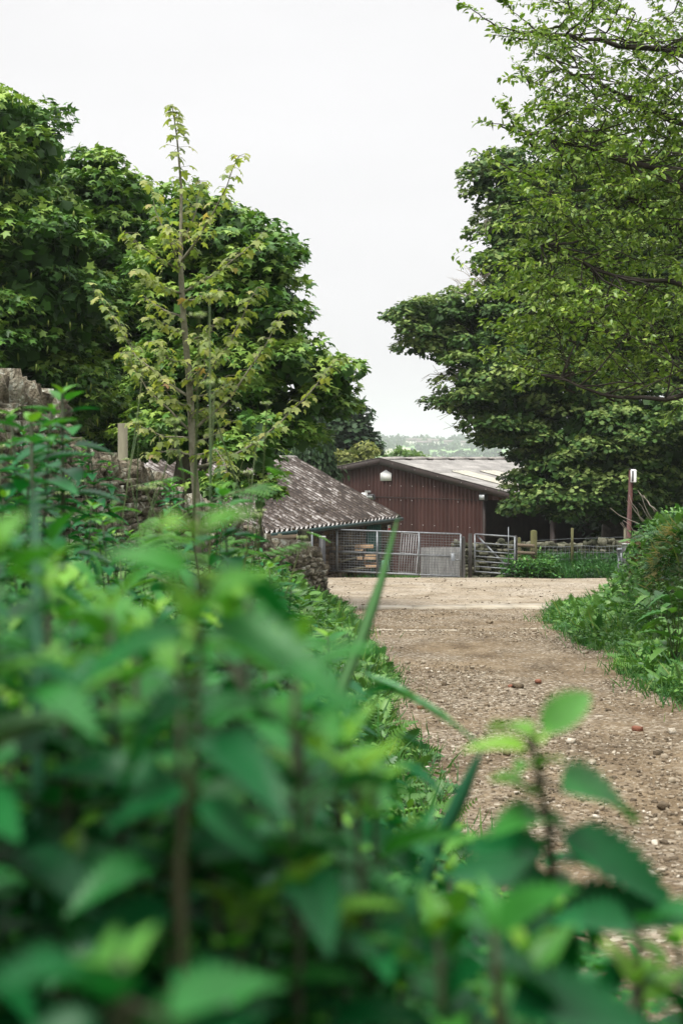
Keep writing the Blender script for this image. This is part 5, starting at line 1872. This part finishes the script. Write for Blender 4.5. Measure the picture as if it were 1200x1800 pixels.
def nettle(H=1.15, nodes=13, L=.075, lean=.04, seed=0):
    pl = Plant()
    random.seed(seed)
    lx, ly = random.uniform(-lean, lean), random.uniform(-lean, lean)
    path = lambda t_: np.array([lx * math.sin(t_ * 2.2), ly * math.sin(t_ * 2.5), H * t_])
    pl.st.tube([path(i / 8) for i in range(9)], [.0042 * (1 - .55 * i / 8) for i in range(9)], 7)
    z = H
    a = random.uniform(0, 3)
    gap = .012
    for i in range(nodes):
        p = path(z / H)
        f = min(1, .42 + i * .16)
        for s_ in (0, math.pi):
            ang_ = a + s_ + random.uniform(-.2, .2)
            od = np.array([math.cos(ang_), math.sin(ang_), 0])
            pit = .05 if i == 0 else .25
            el = (.95 - i * .22) if i < 4 else -.05 - .05 * i / nodes + random.uniform(-.2, .15)
            pe = p + (od + [0, 0, .5]) * pit * L * f
            if i: pl.st.tube([p, pe], [.0012, .0009], 4, cap=False)
            d_ = od * math.cos(el) + np.array([0, 0, math.sin(el)])
            n2 = np.array([0, 0, 1.0]) * math.cos(el) - od * math.sin(el) + rngn(.15)
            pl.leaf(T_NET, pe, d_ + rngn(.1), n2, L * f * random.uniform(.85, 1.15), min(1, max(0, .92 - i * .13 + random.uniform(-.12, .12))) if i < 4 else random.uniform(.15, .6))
            if i > 2 and random.random() < .8:   # axillary shoot
                for q_ in range(4):
                    a2 = ang_ + random.uniform(-1, 1)
                    o2 = np.array([math.cos(a2), math.sin(a2), 0])
                    pl.leaf(T_NET, p + [0, 0, .008], o2 * .7 + [0, 0, .6], [0, 0, 1.0] - o2 * .4, L * f * random.uniform(.3, .6), random.uniform(.3, .9))
        a += math.pi / 2 + random.uniform(-.2, .2)
        gap = min(.055, .016 + i * .006)
        z -= gap
        if z < .1: break
    return pl.build('nettle', M['nettle'], M['nstem'])


def rngn(s_): return np.array([random.gauss(0, s_) for _ in range(3)])


def cow_parsley(H=1.2, seed=0):
    random.seed(seed)
    pl = Plant()
    fls = []
    def umbel(p, d_, s_):
        fl = []; fls.append(fl)
        for i in range(11):
            a = 2.4 * i
            rr = s_ * math.sqrt((i + .5) / 11)
            e_ = p + d_ * s_ * .75 + np.array([math.cos(a) * rr, math.sin(a) * rr, -rr * .12])
            pl.st.tube([p, e_], [.001, .0007], 3, cap=False)
            for j in range(7):
                q = e_ + rngn(s_ * .085)
                fl.append((q, norm(rngn(1)), np.array([0, 0, 1.0]), s_ * .14, random.random()))
    lx = random.uniform(-.22, .22)
    path = lambda t_: np.array([lx * t_ * t_, .05 * math.sin(t_ * 3), H * t_])
    pl.st.tube([path(i / 8) for i in range(9)], [.0042 * (1 - .7 * i / 8) for i in range(9)], 7)
    for i, t_ in enumerate((.18, .3, .44, .58, .72, .82)):
        p = path(t_)
        a = i * 2.4 + random.uniform(-.4, .4)
        od = np.array([math.cos(a), math.sin(a), .35])
        L_ = .3 * (1 - t_ * .45)
        # doubly pinnate leaf: sub-fronds along a stalk
        e_ = p + od * L_
        pl.st.tube([p, e_ + [0, 0, -.03]], [.002, .001], 4, cap=False)
        for j in range(6):
            u = .35 + .65 * j / 6
            q = lerp(p, e_, u) - [0, 0, .03 * u]
            for s_ in (-1, 1):
                sd_ = norm(np.cross(od, [0, 0, 1.0])) * s_
                pl.leaf(T_FROND2, q, sd_ + od * .5 + [0, 0, -.1], [0, 0, 1.0] + rngn(.2), L_ * .42 * (1.1 - u * .6), random.uniform(.3, .8))
        pl.leaf(T_FROND2, e_, od * .9 + [0, 0, -.5], [0, 0, 1.0], L_ * .4, .7)
        if i in (3, 5):
            f_ = p + np.array([math.cos(a + .7) * .13, math.sin(a + .7) * .13, .17 + .05 * i])
            pl.st.tube([p, lerp(p, f_, .5) + [0, 0, -.01], f_], [.0028, .0022, .0016], 5, cap=False)
            umbel(f_, np.array([0, 0, .8]), .018)
    umbel(path(1), np.array([0, 0, .8]), .022)
    T_F = (np.array([(-.5, 0, 0), (.5, 0, 0), (.5, 1, .1), (-.5, 1, .1)]), [(0, 1, 2, 3)])
    o_ = pl.build('cow_parsley', M['fern'], M['stem'])
    for fl in fls:
        leaf_obj('flower', [leaf_arrays(T_F, *[np.array([q[i] for q in fl]) for i in range(5)])], M['floret'], o_)
    return o_


def fern(nf=9, L=.6, seed=0):
    random.seed(seed)
    pl = Plant()
    for i in range(nf):
        a = 2 * math.pi * i / nf + random.uniform(-.3, .3)
        od = np.array([math.cos(a), math.sin(a), 0])
        el = random.uniform(.75, 1.15)
        st = od * .03
        pl.st.tube([(0, 0, -.02), st + [0, 0, .12]], [.004, .003], 5, cap=False)
        d_ = od * math.cos(el) + np.array([0, 0, math.sin(el)])
        pl.leaf(T_FROND, st + [0, 0, .1], d_, np.array([0, 0, 1.0]) - od * .6, L * random.uniform(.7, 1.1), random.uniform(.3, .9))
    return pl.build('fern', M['fern'], M['stem'])


def broad(nl=14, L=.2, seed=0, name='broad_leaf_plant', mat='under', tonebase=.75):
    """rosette of long arching leaves"""
    random.seed(seed)
    pl = Plant()
    for i in range(nl):
        a = 2.4 * i
        od = np.array([math.cos(a), math.sin(a), 0])
        el = random.uniform(-.1, .9)
        h = random.uniform(.05, .4)
        pl.st.tube([(0, 0, -.02), od * .06 + [0, 0, h]], [.004, .002], 5, cap=False)
        pl.leaf(T_NET2, od * .06 + [0, 0, h], od * math.cos(el) + np.array([0, 0, math.sin(el)]), np.array([0, 0, 1.0]) - od * .3, L * random.uniform(.6, 1.1), random.uniform(tonebase - .25, tonebase + .2))
    return pl.build(name, M[mat], M['stem'])


def copy_thing(src, loc, rz=0, sc=(1, 1, 1), label=None, group=None, cat=None):
    c = src.copy()
    COL.objects.link(c)
    c.location = loc; c.rotation_euler = (0, 0, rz); c.scale = sc
    tag(c, label, cat, group)
    for ch in src.children:
        d_ = ch.copy(); COL.objects.link(d_); d_.parent = c
    return c


class Kinds:
    """first use moves the original, later uses copy it"""
    def __init__(s, objs): s.o = objs; s.used = [False] * len(objs)

    def put(s, k, loc, rz, sc, label, cat, group=None):
        k %= len(s.o)
        if not s.used[k]:
            s.used[k] = True
            o_ = s.o[k]
            o_.location = loc; o_.rotation_euler = (0, 0, rz); o_.scale = sc
            tag(o_, label, cat, group)
            return o_
        c = copy_thing(s.o[k], loc, rz, sc, label, group, cat)
        if not group and 'group' in c: del c['group']
        return c


NH = 1.15
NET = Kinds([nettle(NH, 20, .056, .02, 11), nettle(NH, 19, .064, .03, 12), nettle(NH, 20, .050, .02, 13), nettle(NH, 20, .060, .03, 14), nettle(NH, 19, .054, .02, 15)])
PAR = Kinds([cow_parsley(1.25, 21), cow_parsley(1.25, 22), cow_parsley(1.25, 23)])
FER = Kinds([fern(9, .62, 31), fern(8, .7, 32)])
BRO = Kinds([broad(16, .22, 41), broad(14, .2, 42)])


def put_top(kinds, k, px, py, d, rz, label, cat, group=None, H=NH, s_=1.0, tilt=.1):
    """a plant rooted in the ground whose top stands at the given place; it leans a little"""
    t_ = P(px, py, d)
    bx_, by_ = t_[0] + random.uniform(-tilt, tilt), d + random.uniform(-.3, 1.0) * tilt
    g_ = float(ground(bx_, by_))
    ax_ = Vector((t_[0] - bx_, d - by_, t_[2] - g_))
    q_ = ax_.to_track_quat('Z', 'Y') @ Quaternion((0, 0, 1), rz)
    o_ = kinds.put(k, (bx_, by_, g_), 0, (s_, s_, ax_.length / H), label, cat, group)
    o_.rotation_euler = q_.to_euler()
    return o_


# hero nettles close to the lens: stems and leaves placed one by one
def hero(label, d, stem, leaves, r0=.0035):
    pts = [P(x_, y_, d) for x_, y_ in stem]
    x_, y_ = pts[-1][0], d + .05
    g_ = float(ground(x_, y_))
    pts.append(np.array([x_ + .01, y_, (pts[-1][2] + g_) / 2])); pts.append(np.array([x_, y_ + .02, g_ - .03]))
    o = empty('nettle', (x_, y_, g_)); tag(o, label, 'nettle')
    m_ = MB()
    K = len(pts)
    m_.tube(pts, [r0 * (.5 + .6 * i / (K - 1)) for i in range(K)], 8)
    rows_ = []
    for bx_, by_, tx_, ty_, wd, tone in leaves:
        dd = d + random.uniform(-.05, .05)
        a_, b_ = P(bx_, by_, d), P(tx_, ty_, dd)
        k_ = min(range(K - 2), key=lambda i: np.linalg.norm(pts[i] - a_))
        m_.tube([pts[k_], a_], [r0 * .4, r0 * .3], 5, cap=False)
        L_ = np.linalg.norm(b_ - a_)
        T_ = (T_NET[0] * np.array([wd, 1, 1]), T_NET[1])
        up_ = np.array([random.uniform(-.3, .3), -random.uniform(.35, .9), 1.0])
        rows_.append(leaf_arrays(T_, a_[None], (b_ - a_)[None] + rng.normal(0, .05, (1, 3)) * L_, up_[None], np.array([L_ * 1.04]), np.array([tone])))
    m_.build('stem', M['nstem'], o, smooth=True)
    leaf_obj('leaves', rows_, M['nettle'], o)
    return o


random.seed(3)
hero('blurred nettle at front right with two upright top leaves, alone before the track', .8, [(934, 1290), (945, 1360), (962, 1440), (970, 1520), (965, 1640)],
     [(930, 1296, 866, 1236, .8, .9), (955, 1292, 1048, 1196, .75, .8), (926, 1320, 822, 1300, .7, 1.0), (985, 1392, 1152, 1384, .9, .62), (932, 1400, 880, 1350, .8, .85), (945, 1420, 902, 1468, .8, .8),
      (985, 1472, 1205, 1550, .8, .3), (955, 1500, 830, 1476, .9, .5), (950, 1560, 765, 1505, .9, .45), (985, 1600, 1200, 1592, .9, .25), (960, 1610, 1005, 1725, .9, .4), (945, 1600, 850, 1690, .9, .35), (936, 1300, 950, 1262, .7, 1), (940, 1350, 905, 1325, .7, .8), (950, 1350, 990, 1318, .7, .85), (955, 1430, 1010, 1462, .8, .55), (952, 1440, 880, 1425, .8, .7), (965, 1480, 925, 1540, .8, .6), (970, 1520, 1040, 1500, .8, .5), (968, 1540, 890, 1600, .8, .45), (968, 1560, 1080, 1640, .8, .4)])
hero('very blurred pale topped nettle rising highest left of centre', .58, [(352, 938), (352, 1050), (350, 1150), (340, 1330), (318, 1500)],
     [(362, 932, 438, 878, .8, .85), (340, 936, 298, 893, .9, .95), (380, 1002, 542, 1075, .8, .42), (330, 1010, 195, 960, .8, .75), (362, 1110, 615, 1195, .62, .62), (335, 1115, 120, 1175, .62, .55), (356, 1090, 400, 990, .9, .8),
      (330, 1235, 185, 1365, .9, .35), (372, 1280, 450, 1215, .9, .6), (345, 1100, 300, 1010, .8, .9), (350, 1300, 500, 1360, .8, .3), (330, 1400, 160, 1420, .8, .4), (350, 1410, 470, 1480, .9, .5)], r0=.0022)
hero('brightest out of focus nettle at the bottom centre left', .42, [(212, 1690), (215, 1760), (220, 1850)],
     [(300, 1790, 500, 1680, .8, .62), (195, 1765, 60, 1640, .75, .45), (330, 1840, 470, 1760, .8, .35), (225, 1705, 265, 1610, .7, .82), (200, 1700, 130, 1650, .7, .8), (250, 1790, 420, 1870, .9, .6), (180, 1800, 0, 1850, .9, .3)])
hero('blurred deep green nettle below the highest one, its leaves spread level', .62, [(318, 1385), (312, 1480), (308, 1600), (300, 1760)],
     [(300, 1385, 95, 1318, .7, .45), (330, 1390, 470, 1370, .8, .6), (312, 1380, 270, 1430, .8, .7), (325, 1440, 262, 1530, .9, .55), (330, 1500, 560, 1470, .7, .4), (295, 1510, 120, 1530, .8, .35), (310, 1600, 90, 1660, .8, .3)])
hero('blurred nettle at centre with pale top leaves, left of the bent reed', .8, [(600, 1315), (592, 1420), (600, 1540), (605, 1700)],
     [(612, 1325, 735, 1395, .7, .7), (588, 1325, 482, 1285, .8, .6), (604, 1310, 655, 1235, .7, .9), (596, 1312, 560, 1245, .7, .8), (606, 1455, 742, 1515, .8, .5), (585, 1460, 465, 1505, .8, .45), (590, 1400, 520, 1370, .8, .85), (612, 1400, 690, 1350, .8, .75), (605, 1580, 770, 1650, .85, .7), (595, 1590, 470, 1640, .85, .4)])
hero('mid green blurred nettle below the front right one, its young top leaves paler', .6, [(868, 1640), (872, 1720), (880, 1840)],
     [(858, 1642, 735, 1590, .9, .6), (880, 1640, 960, 1560, .9, .7), (868, 1640, 850, 1540, .8, .75), (885, 1700, 1010, 1760, .9, .4), (855, 1705, 740, 1790, .9, .45), (890, 1780, 1180, 1740, .8, .3)])
hero('blurred nettle at the right edge with a wide dark top leaf', .72, [(1120, 1640), (1122, 1700), (1130, 1850)],
     [(1105, 1630, 1000, 1600, .8, .5), (1130, 1625, 1215, 1570, .8, .55), (1115, 1700, 1010, 1765, .9, .35), (1135, 1720, 1240, 1780, .9, .3)])

# the dense nettle bed
bx = [0, 60, 140, 300, 430, 530, 600, 640, 700, 800, 900, 1000, 1080, 1140, 1200]
by = [960, 960, 980, 1040, 1040, 1150, 1260, 1345, 1440, 1500, 1560, 1600, 1700, 1640, 1600]
cnt = 0
random.seed(99)
tries = 0
while cnt < 205 and tries < 5000:
    tries += 1
    t_ = random.random()
    d = .62 + 2.7 * t_ ** 1.35
    px = random.uniform(-120, 1180)
    top = np.interp(px, bx, by) + random.random() ** 1.5 * 560 + (20 if d > 1.2 else 0)
    if px > 780 and d < 1.0: top += 60
    q = P(px, top, d)
    g_ = float(ground(q[0], d))
    if not .45 < q[2] - g_ < 1.35: continue
    if q[0] > xL(d) + .05 and d > 1.1: continue
    if px > 800 and d < .6: continue
    put_top(NET, random.randint(0, 4), px, top, d, random.uniform(0, 6.28), 'one stem of the thick blurred nettle bed filling the foreground', 'nettle', 'nettles of the foreground bed', s_=random.uniform(.8, 1.15))
    cnt += 1
# middle distance nettles further along the verge
cnt = 0; tries = 0
while cnt < 62 and tries < 5000:
    tries += 1
    d = random.uniform(2.6, 12)
    px = random.uniform(-80, 600)
    top = np.interp(px, [-80, 0, 70, 110, 160, 250, 330, 400, 480, 540, 600], [790, 770, 740, 700, 790, 835, 850, 850, 930, 1050, 1180]) + random.random() ** 1.5 * 170
    q = P(px, top, d)
    if q[0] > xL(d) - .1 or q[0] < np.interp(d, [8, 16], [-2.6, -1.9]): continue
    g_ = float(ground(q[0], d))
    if not .35 < q[2] - g_ < 1.6: continue
    put_top(NET, random.randint(0, 4), px, top, d, random.uniform(0, 6.28), 'one of the soft focus nettles in the verge before the stone wall', 'nettle', 'nettles along the left verge', s_=random.uniform(1, 1.35))
    cnt += 1
# cow parsley
for i, (px, py, d, lab) in enumerate([(408, 645, 3.4, 'tallest cow parsley crossing in front of the sapling trunk'), (290, 700, 3.0, 'blurred cow parsley left of the sapling trunk'), 
                                      (205, 720, 5.2, 'cow parsley with white florets in front of the round wooden post'), (225, 790, 6.0, 'smaller cow parsley just right of the round wooden post'), (428, 800, 4.2, 'cow parsley standing before the left part of the mossy roof'),
                                      (30, 760, 3.2, 'cow parsley at the left edge of the frame'), (370, 760, 4.6, 'cow parsley close right of the sapling trunk foot'), (330, 860, 6.5, 'short cow parsley at the foot of the sapling'), (160, 840, 4.4, 'short cow parsley before the stepped down wall'),
                                      (80, 850, 3.8, 'low cow parsley under the tall wall end'), (130, 800, 5.5, 'middle sized cow parsley in front of the dip in the wall')]):
    put_top(PAR, i, px, py, d, random.uniform(0, 6), lab, 'wild flower', 'cow parsley in the left verge', H=1.3, s_=random.uniform(.9, 1.1))
for i, (px, py, d, lab) in enumerate([(112, 692, 2.7, 'tall soft focus nettle reaching highest at the left, before the stone wall'), (62, 742, 2.3, 'tall blurred nettle left of the highest one, before the tall wall end'), (12, 730, 2.9, 'tall soft focus nettle cut by the left frame edge')]):
    put_top(NET, i, px, py, d, i * 2.0, lab, 'nettle', s_=1.5)
# ferns and broad plants
for i, (px, py, d, lab) in enumerate([(20, 800, 3.4, 'fern with arching fronds at the left edge'), (560, 1110, 12, 'fern spilling over the track edge below the stone wall end'), (270, 900, 5, 'fern behind the blurred nettles, left of centre'), (500, 1060, 9, 'fern low on the verge below the gatepost')]):
    p = P(px, py, d)
    FER.put(i, (p[0], d, float(ground(p[0], d)) + .05), random.uniform(0, 6), ((1, 1, 1) if d < 6 else (.45, .45, .45)), lab, 'fern', 'ferns along the left verge')
for i, (px, py, d, lab) in enumerate([(1165, 1000, 15.5, 'plant with long arching bright leaves on the right bank'), (1150, 1060, 15, 'leafy plant below the bright arching one on the bank'), (1185, 1120, 13, 'leafy plant low on the bank at the right edge'), (1190, 1060, 14.5, 'leafy plant right of the others on the bank')]):
    p = P(px, py, d)
    BRO.put(i, (p[0], d, float(ground(p[0], d)) + .12), random.uniform(0, 6), (1.3, 1.3, 1.2), lab, 'plant', 'broad leaved plants on the right bank')
cnt = 0
while cnt < 18:
    d = random.uniform(10.5, 19); x_ = float(xR(d)) + (.4 if d < 16 else 1.0) + 2.2 * random.random()
    if abs(x_ / d * FOC + 600 - 1000) > 300: continue
    s_ = random.uniform(.8, 1.2)
    NET.put(random.randint(0, 4), (x_, d, float(ground(x_, d)) - .02), random.uniform(0, 6.28), (s_ * 1.1, s_ * 1.1, random.uniform(.24, .38)), 'one of the low nettles growing on the right hand bank', 'nettle', 'nettles on the right hand bank')
    cnt += 1

# bronze leaved maple seedling and dead twigs at the end of the bank
p = P(1134, 985, 20)
g_ = float(ground(p[0], 20))
o = empty('bronze_seedling', (p[0], 20, g_)); tag(o, 'bronze leaved seedling beside the dark bollard on the right bank', 'plant')
m_ = MB(); m_.tube([(p[0], 20, g_ - .05), (p[0] + .03, 20, P(0, 930, 20)[2])], [.012, .004], 6)
m_.build('stem', M['bark_dark'], o)
k = 130
pos = np.stack([p[0] + rng.normal(0, .075, k), 20 + rng.normal(0, .1, k), rng.uniform(P(0, 1010, 20)[2], P(0, 935, 20)[2], k)], 1)
dr = rng.normal(0, .6, (k, 3)) + [0, -.2, -.6]
leaf_obj('leaves', [leaf_arrays(T_SYCHI, pos, dr, rng.normal(0, .4, (k, 3)) + [0, -.6, .8], rng.uniform(.07, .13, k), rng.random(k))], M['red_leaf'], o)
p = P(1150, 930, 20.5)
o = empty('dead_branch', tuple(p)); tag(o, 'bare grey dead twigs sticking out left of the bank top, before the sign post', 'branch')
m_ = MB()
for a, b in (((1150, 940), (1072, 893)), ((1140, 935), (1105, 870)), ((1150, 925), (1120, 862)), ((1148, 925), (1122, 885)), ((1155, 900), (1122, 865)), ((1140, 950), (1095, 915)), ((1130, 970), (1090, 920)), ((1150, 900), (1130, 870)), ((1120, 960), (1092, 918)), ((1135, 925), (1100, 880)), ((1115, 990), (1100, 1020))):
    q = wig(P(*a, 20.5), P(*b, 20.3 + random.uniform(-.3, .3)), 5, .12)
    m_.tube(q, [.011, .010, .008, .007, .005, .003], 5)
m_.build('twigs', M['twig'], o)


# long blades in front of the track
def blade(pts, d0, d1, w_, label, mat='bluegrass', r=.5):
    n_ = len(pts)
    q = [P(x_, y_, d0 + (d1 - d0) * i / (n_ - 1)) for i, (x_, y_) in enumerate(pts)]
    q2 = []
    for i in range(n_ - 1):
        for j in range(4): q2.append(lerp(q[i], q[i + 1], j / 4))
    q2.append(q[-1])
    m_ = MB()
    vs, fs = [], []
    K = len(q2)
    for i, p_ in enumerate(q2):
        t_ = norm(q2[min(i + 1, K - 1)] - q2[max(i - 1, 0)])
        sd_ = norm(np.cross(t_, [0.1, 1, .15]))
        ww = w_ * min(1, .25 + 3 * (1 - i / (K - 1)) if i > K * .7 else 1) * (1 if i < K - 1 else .1) / 2
        vs += [p_ - sd_ * ww, p_ + [0, -ww * .3, ww * .3], p_ + sd_ * ww, p_ + [0, ww * .3, -ww * .1]]
    for i in range(K - 1):
        a = i * 4
        for j in range(4):
            fs.append((a + j, a + (j + 1) % 4, a + 4 + (j + 1) % 4, a + 4 + j))
    m_.add(vs, fs, r)
    return tag(m_.build('grass_blade', M[mat], smooth=True), label, 'grass blade')


blade([(545, 1700), (560, 1450), (575, 1290), (605, 1200), (640, 1110), (670, 1020), (700, 905)], 1.3, 1.7, .0125, 'long upright green grass blade rising in front of the mesh gate', 'grass', .55)
blade([(700, 1700), (760, 1500), (800, 1420), (848, 1315)], 1.1, 1.1, .012, 'lower half of a bent reed, leaning right up to its kink')
blade([(848, 1315), (790, 1265), (720, 1222), (630, 1180)], 1.1, 1.5, .0135, 'broken upper half of the bent reed, falling left across the track', 'palereed', 1.0)
blade([(70, 1600), (66, 1200), (64, 1000), (60, 850)], .75, .85, .008, 'blurred upright teal stalk near the left edge')

# ------------------------------------------------------------------ far hillside: woods and houses
k = 1500
hx = rng.uniform(-700, 900, k); hy = rng.uniform(1300, 2700, k)
# woods gather in bands and along hedge lines
dn = vnoise(hx / 70, hy / 260, 51) + .5 * vnoise(hx / 25, hy / 90, 52)
keep = dn > -.02
hx, hy = hx[keep], hy[keep]
k = len(hx)
cen = np.stack([hx, hy, hillz(hx, hy) + 3], 1)
parts = []
m2 = 26
idx = np.repeat(np.arange(k), m2)
v = norm(rng.normal(size=(len(idx), 3)))
sz = rng.uniform(5, 10, k)
pos = cen[idx] + v * sz[idx][:, None] * [1.3, 1.3, .8]
nr = v + rng.normal(0, .3, v.shape)
dr = rng.normal(size=v.shape)
tag(leaf_obj('distant_woods', [leaf_arrays(T_SYCLO, pos, dr, nr, sz[idx] * .75, rng.random(k)[idx] * .7 + .3 * rng.random(len(idx)))], M['wood_far']), 'hazy belts of trees on the far hillside', 'woods', kind='stuff')


def house(w_, dp, h):
    o = empty('house')
    MB().box((0, 0, h / 2 - .5), w_, dp, h + 1).build('wall', M['render_far'], o)
    m_ = MB()
    a, b, rr = w_ / 2 + .3, dp / 2 + .4, h + dp * .4
    m_.add([(-a, -b, h), (a, -b, h), (a, b, h), (-a, b, h), (-a, 0, rr), (a, 0, rr)], [(0, 1, 5, 4), (2, 3, 4, 5), (0, 4, 3), (1, 2, 5), (3, 2, 1, 0)])
    m_.build('roof', M['slate_far'], o)
    for x_ in (-w_ * .3, 0, w_ * .3):
        for z_ in (h * .3, h * .75):
            MB().box((x_, -dp / 2 - .03, z_), w_ * .12, .08, h * .2).build('window', M['glass_far'], o)
    return o


HK = Kinds([house(14, 9, 6), house(22, 9, 5.5)])
random.seed(5)
labs = ['leftmost pale house of the far hillside row', 'second pale house from the left on the far hillside', 'third pale house from the left on the far hillside', 'fourth pale house from the left on the far hillside', 'fifth pale house from the left on the far hillside', 'sixth pale house from the left on the far hillside', 'seventh pale house from the left on the far hillside', 'rightmost pale house of the far hillside row']
for i, px in enumerate((722, 730, 738, 745, 752, 760, 788, 822)):
    d = 2050 + random.uniform(-60, 60)
    X_ = (px - 600) / FOC * d
    HK.put(i, (X_, d, float(hillz(np.array(X_), np.array(d))) + 1), random.uniform(-.4, .4), (1, 1, 1), labs[i], 'house', 'houses on the far hillside')

# ------------------------------------------------------------------ the air
hz = MB().box((0, 1570, 17), 6400, 3400, 112).build('haze', None)
mh, t_, n_, l_ = newmat('haze_air')
oo = n_('ShaderNodeOutputMaterial')
pv = n_('ShaderNodeVolumePrincipled')
pv.inputs['Color'].default_value = (.93, .96, 1, 1)
pv.inputs['Density'].default_value = .00026
pv.inputs['Anisotropy'].default_value = 0.2
l_(pv.outputs[0], oo.inputs['Volume'])
hz.data.materials.clear(); hz.data.materials.append(mh)
tag(hz, 'pale even haze in the air', 'haze', kind='stuff')
